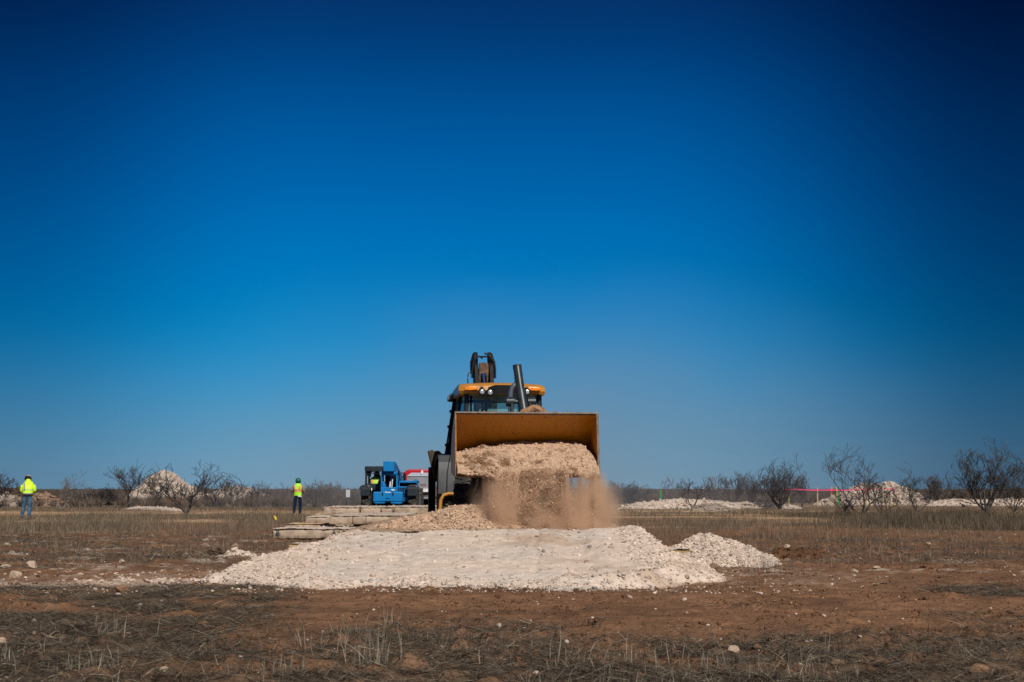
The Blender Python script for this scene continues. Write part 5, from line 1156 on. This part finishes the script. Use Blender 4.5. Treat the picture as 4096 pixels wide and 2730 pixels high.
b = MB(); bx_(b, X(1560), X(1577), Z(1996), Z(1993), -.01, .05); bx_(b, X(1546), X(1550), Z(1984), Z(1969.5), -.01, .05); bx_(b, X(1587), X(1592), Z(1984), Z(1969.5), -.01, .05); b.build('slot', m_blk, cw)
b = MB(); bx_(b, X(1540), X(1602), Z(1985), Z(1950), .02, .6); bx_(b, X(1539), X(1545), Z(1960), Z(1884), .15, 1.0); bx_(b, X(1600), X(1607), Z(1975), Z(1886), .15, 1.0); b.prism([(X(1545), Z(1950)), (X(1545), Z(1925)), (X(1556), Z(1935)), (X(1560), Z(1950))], .1, .8, 'y'); b.build('mast_frame', m_blu, tlh, bevel=.02)
b = MB(); b.tube([(X(1545), .3, Z(1895)), (X(1604), .3, Z(1895))], .085, 18); b.build('pivot_tube', m_blu, tlh, True)
b = MB(); b.prism([(-.05, Z(1888)), (-.02, Z(1847)), (.9, Z(1850)), (5.2, Z(1906)), (5.2, Z(1938)), (.9, Z(1889))], X(1550), X(1594)); bo = b.build('boom', m_blu, tlh, bevel=.02)
b = MB(); bx_(b, X(1551), X(1593), Z(1886.5), Z(1848), -.075, -.03); b.build('boom_end_plate', m_blu, bo, bevel=.01)
b = MB(); bx_(b, X(1558), X(1604), Z(1952), Z(1908), 1.1, 1.5); b.tube([(X(1562), .9, Z(1905)), (X(1564), .7, Z(1950))], .09, 10); b.build('inner_machinery', m_blk, tlh)
b = MB(); b.tube([(X(1576), .5, Z(1908)), (X(1574), .3, Z(1952))], .045, 12); b.tube([(X(1584), .5, Z(1908)), (X(1582), .3, Z(1952))], .035, 12); b.build('lift_cylinder', M_('dull_rod', (.25, .26, .28), .45, .6), tlh, True)
# cab
b = MB(); bx_(b, X(1468), X(1476), Z(1945), Z(1866), 1.0, 1.1); bx_(b, X(1538), X(1544), Z(1960), Z(1880), 1.0, 1.1); bx_(b, X(1468), X(1475), Z(1945), Z(1870), 2.3, 2.4); bx_(b, X(1538), X(1544), Z(1945), Z(1870), 2.3, 2.4)
bx_(b, X(1467), X(1545), Z(1960), Z(1935), 1.0, 1.1); cb = b.build('cab_frame', m_dgry, tlh, bevel=.01)
b = MB(); bx_(b, X(1467), X(1545), Z(1886), Z(1865), .92, 2.5); rf = b.build('cab_roof', m_dgry, tlh, bevel=.02)
b = MB(); 
for px in (1494, 1501, 1509, 1516, 1524, 1531): bx_(b, X(px), X(px) + .025, Z(1895), Z(1886), 1.02, 1.06)
bx_(b, X(1492), X(1540), Z(1896.5), Z(1895), 1.02, 1.06); b.build('roof_guard', m_dgry, rf)
b = MB(); b.prism([(X(1476), Z(1886)), (X(1492), Z(1886)), (X(1490), Z(1908)), (X(1476), Z(1904))], 1.0, 1.2, 'y'); b.build('wiper_motor', m_blk, tlh)
b = MB(); bx_(b, X(1468), X(1542), Z(2000), Z(1942), 1.2, 2.4); b.build('cab_lower', m_blk, tlh, bevel=.03)
# engine pod
b = MB(); b.box((X(1646), .9, Z(1928)), (X(1686) - X(1606), .9, .09)); bx_(b, X(1606), X(1612), Z(1950), Z(1924), .45, .55); bx_(b, X(1680), X(1686), Z(1950), Z(1924), .45, .55); bx_(b, X(1606), X(1650), Z(1952), Z(1947), .45, .55); pod = b.build('engine_cover', m_blu, tlh, bevel=.015)
b = MB(); bx_(b, X(1611), X(1681), Z(1990), Z(1929), .6, 1.6); b.build('radiator_grille', m_blk, pod)
b = MB(); 
for px in (1615, 1623, 1631, 1639): b.box((X(px), .5, Z(1968)), (.045, .06, .34), (0, -6, 0))
bx_(b, X(1628), X(1660), Z(2006), Z(1988), .5, .6); b.build('engine_slat', m_blu2, pod)
for px0, px1, nm in ((1457, 1497, 'l'), (1644, 1688, 'r')):
    b = MB(); b.prism([(X(px0) - .05, Z(1956)), (X(px0), Z(1945)), (X(px0) + .12, Z(1940)), (X(px1) - .1, Z(1940)), (X(px1), Z(1948)), (X(px1) + .02, Z(1962)), (X(px1) - .02, Z(1962)), (X(px0), Z(1960))], .2, 1.1, 'y')
    bx_(b, X(px0) + .01, X(px1) - .01, Z(1985), Z(1951), .18, .24); b.build('fender', m_dgry, tlh, bevel=.03)
    w_ = tyre('rear_wheel', tlh, .62, .40, .3, (X(px0) + X(px1)) / 2 + (.0), .95, .62, 16, m_white, .05); 
    tyre('front_wheel', tlh, .62, .40, .3, (X(px0) + X(px1)) / 2, 4.0, .62, 16, m_white, .05)
b = MB(); bx_(b, X(1690) + .0, X(1690) + .06, Z(2030), Z(1985), .6, .9); b.build('mud_guard', m_gry, tlh)
b = MB(); bx_(b, X(1500), X(1503.5), Z(1963), Z(1952), .3, .34); b.build('reflector', m_white, tlh)
b = MB(); bx_(b, X(1583), X(1596), Z(1963), Z(1958), -.0, .02); b.build('sticker', m_white, tlh)
b = MB(); b.tube([(X(1609), .2, Z(1886)), (X(1611), .1, Z(1900))], .04, 8); b.prism([(X(1612), Z(1925)), (X(1611), Z(1895)), (X(1614), Z(1893)), (X(1615), Z(1925))], .1, .3, 'y'); b.build('mirror', m_blk, tlh)
b = MB(); bx_(b, X(1500), X(1640), .42, .75, .8, 4.4); b.build('chassis', m_blk, tlh)
def text(name, s, loc, size, m, parent, rot=(90, 0, 0), ex=.004, bold=.0):
    c = D.curves.new(name, 'FONT'); c.body = s; c.size = size; c.extrude = ex; c.align_x = 'CENTER'; c.offset = bold
    to = D.objects.new(name, c); COL.objects.link(to); bpy.context.view_layer.update()
    me = D.meshes.new_from_object(to.evaluated_get(bpy.context.evaluated_depsgraph_get())); D.objects.remove(to)
    me.materials.clear(); me.materials.append(m); o = D.objects.new(name, me); COL.objects.link(o); o.parent = parent; o.location = loc; o.rotation_euler = tuple(R(a) for a in rot); return o
text('lettering', 'Genie', (X(1569), .008, Z(1973.5)), .095, m_white, tlh, bold=.006); text('lettering', 'GTH-844', (X(1569), .008, Z(1980.5)), .095, m_white, tlh, bold=.006)

# ================================================================== trucks behind
YR = 78.0; KR = FPX / YR
rt = empty('semi_truck', (at(1680, 0, YR).x, YR, 0)); tag(rt, 'red truck cab with a curved roof, mostly hidden behind the white box truck', 'truck')
def RX(px): return (px - 1680) / KR
def RZ(py): return CAMZ + (HZN - py) / KR
b = MB(); b.prism([(RX(1628), RZ(1925)), (RX(1630), RZ(1893)), (RX(1638), RZ(1883)), (RX(1652), RZ(1878.5)), (RX(1700), RZ(1878.5)), (RX(1734), RZ(1881)), (RX(1745), RZ(1890)), (RX(1748), RZ(1925)), (RX(1748), RZ(1990)), (RX(1628), RZ(1990))], 0, 2.6, 'y'); b.build('cab_body', m_red, rt, bevel=.06)
b = MB(); b.prism([(RX(1629), RZ(1922)), (RX(1630), RZ(1899)), (RX(1637), RZ(1896)), (RX(1637), RZ(1922))], -.03, .02, 'y'); b.box((RX(1629.5), .5, RZ(1905)), (.06, .8, .4)); b.build('side_window', m_blk, rt)
b = MB(); b.tube([(RX(1632), .1, RZ(1894)), (RX(1608), .0, RZ(1893))], .03, 6); b.box((RX(1627), .1, RZ(1912)), (.05, .1, .42)); b.build('mirror', m_blk, rt)
for x_ in (-.75, .8): tyre('wheel', rt, .5, .28, .28, x_, 1.2, .5, 12, m_white, .01)
YW = 70.0; KW = FPX / YW
bt = empty('box_truck', (at(1690, 0, YW).x, YW, 0)); tag(bt, 'white truck facing the camera with a grey box body and orange side lamp', 'truck')
def WX(px): return (px - 1690) / KW
def WZ(py): return CAMZ + (HZN - py) / KW
m_gbox = M_('grey_panel', (.19, .20, .22), .5, col2=(.22, .23, .25), nscale=2); m_wt = M_('truck_white', (.72, .72, .70), .3, coat=.4)
b = MB(); bx_(b, WX(1640), WX(1745), WZ(1955), WZ(1906), .0, 3.2); bd = b.build('box_body', m_gbox, bt, bevel=.02)
b = MB(); b.add([(WX(1639), -.04, WZ(1906.5)), (WX(1746), -.04, WZ(1906.5)), (WX(1742), 1.5, WZ(1891)), (WX(1650), 1.5, WZ(1891)), (WX(1639), 3.2, WZ(1905)), (WX(1746), 3.2, WZ(1905))], [(0, 1, 2, 3), (3, 2, 5, 4), (0, 3, 4), (1, 5, 2), (0, 4, 5, 1)]); b.build('box_roof', m_wt, bd)
b = MB(); b.box((WX(1699), .4, WZ(1889)), (.10, .1, .14)); b.build('roof_lamp', m_white, bd, bevel=.02)
b = MB(); bx_(b, WX(1670), WX(1685), WZ(1933), WZ(1919), -.03, .01); b.build('window', M_('window_blue', (.05, .16, .30), .1), bd)
b = MB()
for i in range(7): bx_(b, WX(1694 + i * 3.4), WX(1696.4 + i * 3.4), WZ(1941), WZ(1936 - (i % 2)), -.012, .005)
for i in range(4): bx_(b, WX(1700 + i * 4), WX(1702 + i * 4), WZ(1950), WZ(1947.5), -.012, .005)
b.build('worn_print', M_('print_grey', (.12, .11, .13), .6), bd)
b = MB(); bx_(b, WX(1694), WX(1722), WZ(1944.8), WZ(1942.2), -.012, .005); b.build('print_stripe', M_('print_red', (.25, .05, .07), .6), bd)
b = MB(); b.prism([(-1.3, WZ(1985)), (-1.35, WZ(1968)), (-1.0, WZ(1958)), (0, WZ(1953)), (0, WZ(1990)), (-1.2, WZ(1990))], WX(1688), WX(1748)); b.build('hood', m_wt, bt, bevel=.05)
b = MB(); bx_(b, WX(1692), WX(1701), WZ(1976), WZ(1968), -1.38, -1.3); b.build('indicator_lamp', M_('orange_lamp', (.85, .22, .06), .3), bt, bevel=.02)
b = MB(); bx_(b, WX(1692), WX(1702), WZ(1983), WZ(1977), -1.38, -1.3); b.build('headlight', m_lens, bt, bevel=.02)
b = MB(); bx_(b, WX(1704), WX(1735), WZ(1983), WZ(1968), -1.37, -1.3); b.build('grille', m_blk, bt)
b = MB(); bx_(b, WX(1688), WX(1748), WZ(1996), WZ(1987), -1.45, -1.2); b.build('bumper', m_lens, bt, bevel=.03)
b = MB(); bx_(b, WX(1692), WX(1744), .35, WZ(1990), -1.0, 3); b.build('chassis', m_blk, bt)
for x_ in (WX(1700), WX(1742)):
    for y_ in (-.5, 2.3): tyre('wheel', bt, .42, .26, .24, x_, y_, .42, 12, m_white, .01)

# ================================================================== people
skin_m = M_('skin', (.30, .17, .11), .6)
def skinmesh(name, J, E, rad, m, parent, root=0, sub=2, loc=None):
    me = D.meshes.new(name); me.from_pydata([tuple(j) for j in J], E, []); o = D.objects.new(name + '_tmp', me); COL.objects.link(o)
    sk = o.modifiers.new('skin', 'SKIN'); sk.use_smooth_shade = True
    for i, r_ in enumerate(rad):
        v = me.skin_vertices[0].data[i]; v.radius = (r_, r_) if not isinstance(r_, tuple) else r_; v.use_root = (i == root)
    ss = o.modifiers.new('sub', 'SUBSURF'); ss.levels = sub; ss.render_levels = sub
    bpy.context.view_layer.update()
    m2 = D.meshes.new_from_object(o.evaluated_get(bpy.context.evaluated_depsgraph_get())); D.objects.remove(o)
    m2.materials.clear(); m2.materials.append(m); m2.name = name
    for p in m2.polygons: p.use_smooth = True
    r = D.objects.new(name, m2); COL.objects.link(r)
    if parent: r.parent = parent
    if loc is not None: r.location = loc
    return r
def loft(name, rings, m, parent, n=20):
    """rings: (cx, cy, cz, rx, ry, tilt_forward)"""
    b = MB(); vs = []
    for cx, cy, cz, rx, ry, *tt in rings:
        tl_ = tt[0] if tt else 0
        for j in range(n):
            q = 2 * math.pi * j / n; u, v = math.cos(q), math.sin(q)
            u = math.copysign(abs(u) ** .85, u); v = math.copysign(abs(v) ** .85, v)
            vs.append((cx + rx * u, cy + ry * v, cz + tl_ * v))
    m_ = len(rings); fs = [(i * n + j, i * n + (j + 1) % n, (i + 1) * n + (j + 1) % n, (i + 1) * n + j) for i in range(m_ - 1) for j in range(n)] + [tuple(range(n)), tuple((m_ - 1) * n + j for j in range(n))]
    b.add(vs, fs); return b.build(name, m, parent, True)
def body(parent_loc, rz, pose, label, H=1.78):
    """pose: dict of joints in metres for a standing person facing +y (back to the camera)"""
    P = dict(pel=(0, 0, .96), sp=(0, 0, 1.18), ch=(0, 0, 1.38), nk=(0, .02, 1.50), hd=(0, .05, 1.62), ht=(0, .05, 1.72),
             hl=(-.10, 0, .92), kl=(-.13, .01, .50), al=(-.14, -.01, .10), tl=(-.15, .16, .04), hr=(.10, 0, .92), kr=(.13, .01, .50), ar=(.14, -.01, .10), tr=(.15, .16, .04),
             sl=(-.19, 0, 1.42), el=(-.28, -.02, 1.15), wl=(-.12, .24, 1.12), sr=(.19, 0, 1.42), er=(.28, -.02, 1.15), wr=(.12, .24, 1.12))
    P.update(pose); k = list(P); J = [Vector(P[q]) for q in k]; I = {q: i for i, q in enumerate(k)}
    rad = dict(pel=(.14, .11), sp=(.125, .10), ch=(.15, .105), nk=.055, hd=(.075, .095), ht=(.06, .075), hl=.085, kl=.055, al=.038, tl=.035, hr=.085, kr=.055, ar=.038, tr=.035, sl=.055, el=.040, wl=.028, sr=.055, er=.040, wr=.028)
    E = [('pel', 'sp'), ('sp', 'ch'), ('ch', 'nk'), ('nk', 'hd'), ('hd', 'ht'), ('pel', 'hl'), ('hl', 'kl'), ('kl', 'al'), ('al', 'tl'), ('pel', 'hr'), ('hr', 'kr'), ('kr', 'ar'), ('ar', 'tr'), ('ch', 'sl'), ('sl', 'el'), ('el', 'wl'), ('ch', 'sr'), ('sr', 'er'), ('er', 'wr')]
    E = [(I[a], I[b_]) for a, b_ in E]; R_ = [rad[q] for q in k]
    # face: nose, ears ; hands: palm, five fingers
    for s in (-1, 1):
        i = len(J); J.append(J[I['hd']] + Vector((s * .085, .0, 0))); R_.append((.012, .02)); E.append((I['hd'], i))
    i = len(J); J.append(J[I['hd']] + Vector((0, .105, -.01))); R_.append(.014); E.append((I['hd'], i))
    for s, w_, e_ in ((-1, 'wl', 'el'), (1, 'wr', 'er')):
        W = J[I[w_]]; d = (W - J[I[e_]]).normalized(); sd = Vector((0, 0, 1)).cross(d).normalized(); pm_ = len(J); J.append(W + d * .07); R_.append((.035, .016)); E.append((I[w_], pm_))
        for q in range(4):
            L = (.075, .085, .08, .062)[q]; off = sd * (-.027 + .018 * q); a = len(J); J.append(J[pm_] + d * .03 + off); R_.append(.010); E.append((pm_, a)); J.append(J[a] + d * L * .5 + Vector((0, 0, -.012))); R_.append(.009); E.append((a, a + 1)); J.append(J[a] + d * L * .85 + Vector((0, 0, -.035))); R_.append(.007); E.append((a + 1, a + 2))
        a = len(J); J.append(W + d * .03 - sd * s * .04); R_.append(.011); E.append((pm_, a)); J.append(W + d * .075 - sd * s * .055); R_.append(.009); E.append((a, a + 1))
    sc = H / 1.80
    o = skinmesh('person', [j * sc for j in J], E, [tuple(x * sc for x in r_) if isinstance(r_, tuple) else r_ * sc for r_ in R_], skin_m, None, I['pel'], 1)
    o.location = parent_loc; o.rotation_euler = (0, 0, rz); tag(o, label, 'person')
    return o, {q: J[I[q]] * sc for q in k}, sc
def legs(o, P, sc, m, hw=.16):
    J = [P['pel'] + Vector((0, 0, .06)), P['pel'], P['hl'], P['kl'], P['al'] + Vector((0, 0, -.02)), P['hr'], P['kr'], P['ar'] + Vector((0, 0, -.02))]
    r = skinmesh('trousers', J, [(0, 1), (1, 2), (2, 3), (3, 4), (1, 5), (5, 6), (6, 7)], [(.165 * sc, .13 * sc), (.17 * sc, .135 * sc), .105 * sc, .082 * sc, .070 * sc, .105 * sc, .082 * sc, .070 * sc], m, o, 1)
    return r
def boots(o, P, sc, m):
    for a, t in (('al', 'tl'), ('ar', 'tr')):
        A, T_ = P[a], P[t]; skinmesh('boot', [A + Vector((0, 0, .05)), Vector((A.x, A.y - .02, .05)), Vector((T_.x, T_.y - .03, .045)), Vector((T_.x, T_.y + .03, .04))], [(0, 1), (1, 2), (2, 3)], [.055 * sc, .055 * sc, (.05 * sc, .042 * sc), (.045 * sc, .035 * sc)], m, o, 1)
def sleeves(o, P, sc, m, r0=.075, name='sleeve'):
    for s in 'lr': skinmesh(name, [P['s' + s] * 1.0, P['s' + s].lerp(P['e' + s], .5), P['e' + s], P['w' + s]], [(0, 1), (1, 2), (2, 3)], [r0 * sc, r0 * .95 * sc, r0 * .88 * sc, r0 * .68 * sc], m, o, 0)
lime = M_('hi_vis_lime', (.60, .95, .02), .6, col2=(.52, .85, .015), nscale=10, bump=.2, bscale=14); lime2 = M_('hi_vis_green', (.38, .80, .03), .6, bump=.2, bscale=14, col2=(.32, .70, .03), nscale=9)
orng = M_('hi_vis_orange', (.95, .20, .03), .6); refl = M_('reflective_grey', (.30, .31, .34), .4); jean = M_('denim', (.022, .065, .13), .9, spec=.1, col2=(.07, .13, .20), nscale=7, bump=.5, bscale=22); navy = M_('navy_cloth', (.006, .012, .030), .9, spec=.1, col2=(.012, .022, .048), nscale=7, bump=.5, bscale=20)
brn = M_('boot_leather', (.10, .06, .035), .7); blkc = M_('black_cloth', (.008, .008, .009), .85); khaki = M_('khaki_cloth', (.22, .175, .13), .85, col2=(.17, .135, .10), nscale=9, bump=.3, bscale=20); ggrn = M_('green_helmet', (.0, .12, .065), .18, coat=.5)
def helmet(o, c, m, brim=.03, tilt=0, s=1.0, rz=0):
    b = MB(); b.lathe([(.135 * s, -.005), (.132 * s, .0), (.128 * s, .05), (.112 * s, .095), (.08 * s, .13), (.04 * s, .148), (.008, .152)], (0, 0, 0), 'z', 20); b.lathe([(.13 * s, -.008), ((.135 + brim) * s, -.02), ((.138 + brim) * s, -.012), (.13 * s, .012)], (0, 0, 0), 'z', 20)
    b.box((0, .15 * s, -.015), (.16, .07, .012)); b.tube([(0, -.12, .06), (0, -.06, .135), (0, .02, .158), (0, .10, .09)], .012, 6)
    h = b.build('hard_hat', m, o, True); h.location = c; h.rotation_euler = (R(tilt), 0, rz); return h
# --- left worker: stooping a little, hi-vis jacket, jeans
g = grd(107, 2080); o1, P_, sc = body((g.x, g.y, gz(g.x, g.y)), R(8), dict(pel=(0, 0, .98), sp=(.0, .03, 1.20), ch=(-.0, .09, 1.40), nk=(-.03, .17, 1.50), hd=(-.05, .26, 1.585), ht=(-.055, .29, 1.67), hl=(-.10, 0, .94), kl=(-.15, .05, .52), al=(-.19, .0, .10), tl=(-.24, .14, .05), hr=(.10, 0, .94), kr=(.10, -.02, .52), ar=(.10, -.12, .14), tr=(.10, -.01, .05),
    sl=(-.20, .08, 1.40), el=(-.27, .10, 1.12), wl=(-.16, .34, 1.12), sr=(.20, .08, 1.40), er=(.26, .08, 1.13), wr=(.08, .34, 1.14)), 'worker in a bright yellow jacket and blue jeans, head bent down, at far left', 1.88)
legs(o1, P_, sc, jean); boots(o1, P_, sc, brn)
jk = loft('jacket', [(q[0] * sc, q[1] * sc, q[2] * sc, q[3] * sc, q[4] * sc) for q in [(.0, .0, .97, .165, .13), (.0, .0, .99, .19, .15), (.0, .015, 1.10, .205, .165), (.0, .04, 1.22, .205, .17), (.0, .07, 1.34, .215, .165), (.0, .10, 1.43, .205, .14), (-.01, .13, 1.49, .15, .11), (-.025, .16, 1.53, .10, .09), (-.03, .18, 1.575, .095, .095), (-.03, .19, 1.59, .06, .06)]], lime, o1)
sleeves(o1, P_, sc, lime, .082)
def band(parent, rings, m, name='reflective_stripe'): return loft(name, rings, m, parent, 20)
g_ = .006
band(jk, [(0, .028 * sc, 1.165 * sc, .212 * sc, .172 * sc), (0, .034 * sc, 1.195 * sc, .212 * sc, .174 * sc)], refl)
band(jk, [(0, .004 * sc, 1.02 * sc, .197 * sc, .157 * sc), (0, .008 * sc, 1.06 * sc, .202 * sc, .162 * sc)], refl)
band(jk, [(0, .0, .955 * sc, .188 * sc, .148 * sc), (0, .002 * sc, 1.015 * sc, .196 * sc, .156 * sc)], blkc, 'black_hem')
b = MB(); b.tube([Vector((-.115, -.075, 1.46)) * sc, Vector((-.10, -.115, 1.36)) * sc, Vector((-.095, -.14, 1.27)) * sc, Vector((-.085, -.152, 1.17)) * sc], .024 * sc, 6); b.build('shoulder_stripe', refl, jk)
h_ = helmet(o1, Vector((-.055, .29, 1.635)) * sc, M_('grey_helmet', (.34, .33, .30), .4), .012, -42, .92); 
b = MB(); b.lathe([(.135, -.07), (.14, .0), (.13, .03)], (0, 0, 0), 'z', 16); e_ = b.build('neck_shade', blkc, h_); e_.location = (0, -.012, -.01)
# --- middle worker
g = grd(1190, 2062); o2, P_, sc = body((g.x, g.y, gz(g.x, g.y)), R(-3), dict(hl=(-.10, 0, .92), kl=(-.14, .01, .50), al=(-.18, -.01, .10), tl=(-.21, .14, .04), hr=(.10, 0, .92), kr=(.12, .01, .50), ar=(.12, -.01, .10), tr=(.14, .15, .04), el=(-.30, -.03, 1.17), er=(.32, -.03, 1.15), wl=(-.15, .22, 1.08), wr=(.15, .22, 1.08)), 'worker in green hard hat and lime vest with orange stripes left of the slabs', 1.80)
legs(o2, P_, sc, navy); boots(o2, P_, sc, brn); sleeves(o2, P_, sc, khaki, .070)
vr = [(0, 0, .93, .175, .135), (0, 0, .95, .195, .15), (0, 0, 1.08, .185, .145), (0, 0, 1.22, .19, .145), (0, 0, 1.36, .21, .14), (0, .005, 1.43, .195, .12), (0, .01, 1.50, .12, .09), (0, .02, 1.535, .075, .075)]
vs_ = loft('safety_vest', [tuple(v * sc for v in q) for q in vr], lime2, o2)
def hb(z0, z1, m, e=.006, nm='reflective_stripe'):
    f = lambda z: (0, 0, z * sc, (np.interp(z, [q[2] for q in vr], [q[3] for q in vr]) + e) * sc, (np.interp(z, [q[2] for q in vr], [q[4] for q in vr]) + e) * sc)
    loft(nm, [f(z0), f(z1)], m, vs_)
hb(1.14, 1.25, orng, .006, 'orange_stripe'); hb(1.175, 1.215, refl, .010)
def vstripe(x, m, r, dy=.0, parent=None):
    b = MB(); pts = [(x * 1.02, -.130 + dy, 1.43), (x * .98, -.150 + dy, 1.36), (x * .90, -.158 + dy, 1.24)]
    vs = []
    for px_, py_, pz_ in pts:
        for dx, dd in ((-r, 0), (r, 0), (r, .02), (-r, .02)): vs.append((px_ * sc + dx, (py_ + dd) * sc, pz_ * sc))
    b.add(vs, [(a * 4 + i, a * 4 + (i + 1) % 4, a * 4 + 4 + (i + 1) % 4, a * 4 + 4 + i) for a in range(2) for i in range(4)] + [(0, 1, 2, 3), (11, 10, 9, 8)]); b.build('orange_stripe' if m == orng else 'reflective_stripe', m, parent or vs_)
for x in (-.135, .115): vstripe(x, orng, .036); vstripe(x, refl, .014, -.006)
helmet(o2, Vector((0, .05, 1.635)) * sc, ggrn, .035, 0, 1.02)
b = MB(); b.lathe([(.09, -.16), (.112, -.06), (.115, .02)], (0, 0, 0), 'z', 16); e_ = b.build('hair', blkc, o2, True); e_.location = Vector((0, .04, 1.64)) * sc
b = MB(); rr = random.Random(4)
for i in range(5): b.tube([Vector((.08 + .015 * i, -.155, .95 - .005 * i)), Vector((.06 + .035 * i, -.17, .90)), Vector((.05 + .04 * i, -.165, .865 + .01 * (i % 2)))], [.018, .022, .01], 6)
gl = b.build('glove', M_('white_glove', (.62, .62, .60), .8), None, True); gl.parent = o2
# --- telehandler operator
so = dict(pel=(0, 0, .50), sp=(0, .04, .72), ch=(-.01, .08, .92), nk=(.02, .14, 1.02), hd=(.05, .20, 1.10), ht=(.06, .22, 1.18), hl=(-.10, .05, .48), kl=(-.14, .48, .48), al=(-.14, .55, .10), tl=(-.14, .70, .06), hr=(.10, .05, .48), kr=(.14, .48, .48), ar=(.14, .55, .10), tr=(.14, .70, .06), sl=(-.20, .06, .90), el=(-.27, .12, .66), wl=(-.16, .36, .62), sr=(.20, .06, .90), er=(.28, .12, .66), wr=(.16, .36, .62))
o3, P_, sc = body((CXT + X(1508), YT + 1.35, .74), R(0), so, 'operator in a lime vest and dark hood sitting in the blue machine', 1.86)
legs(o3, P_, sc, navy); sleeves(o3, P_, sc, blkc, .078)
tz = lambda rs: [(a * sc, b_ * sc, c * sc, d * sc, e * sc) for a, b_, c, d, e in rs]
v3 = loft('safety_vest', tz([(0, 0, .50, .19, .13), (0, .03, .70, .225, .15), (0, .05, .84, .24, .155), (0, .07, .93, .225, .14), (.01, .09, 1.0, .14, .10), (.02, .12, 1.02, .06, .06)]), lime2, o3)
for x, m, r in ((-.14, orng, .040), (-.14, refl, .015), (.14, orng, .040), (.14, refl, .015)):
    b = MB(); e = .008 if m == refl else 0; vs = []
    for px_, py_, pz_ in ((x * .95, -.068, .94), (x, -.105, .84), (x * .95, -.122, .68)):
        for dx, dd in ((-r, 0), (r, 0), (r, .03), (-r, .03)): vs.append((px_ * sc + dx, (py_ + dd - e) * sc, pz_ * sc))
    b.add(vs, [(a * 4 + i, a * 4 + (i + 1) % 4, a * 4 + 4 + (i + 1) % 4, a * 4 + 4 + i) for a in range(2) for i in range(4)] + [(0, 1, 2, 3), (11, 10, 9, 8)]); b.build('orange_stripe' if m == orng else 'reflective_stripe', m, v3)
b = MB(); b.ell((0, 0, 0), (.135, .14, .15), 14); b.ell((.02, -.05, -.10), (.16, .12, .10), 12); e_ = b.build('hood', blkc, o3, True); e_.location = P_['hd'] + Vector((-.02, -.02, .0))
# --- backhoe operator
loc = bworld(np.array([[-.03, 3.92, .88]]))[0]
o4, P_, sc = body(tuple(loc), YAW + math.pi, so, 'loader operator in dark clothes behind the windscreen of the yellow loader', 1.80)
legs(o4, P_, sc, navy); sleeves(o4, P_, sc, blkc, .078); loft('jacket', tz([(0, 0, .50, .17, .13), (0, .03, .70, .20, .15), (0, .05, .84, .215, .155), (0, .07, .93, .20, .14), (.01, .09, 1.0, .13, .10), (.02, .12, 1.02, .06, .06)]), blkc, o4)
helmet(o4, P_['hd'] + Vector((0, .0, .04)), blkc, .02, -12, .9)
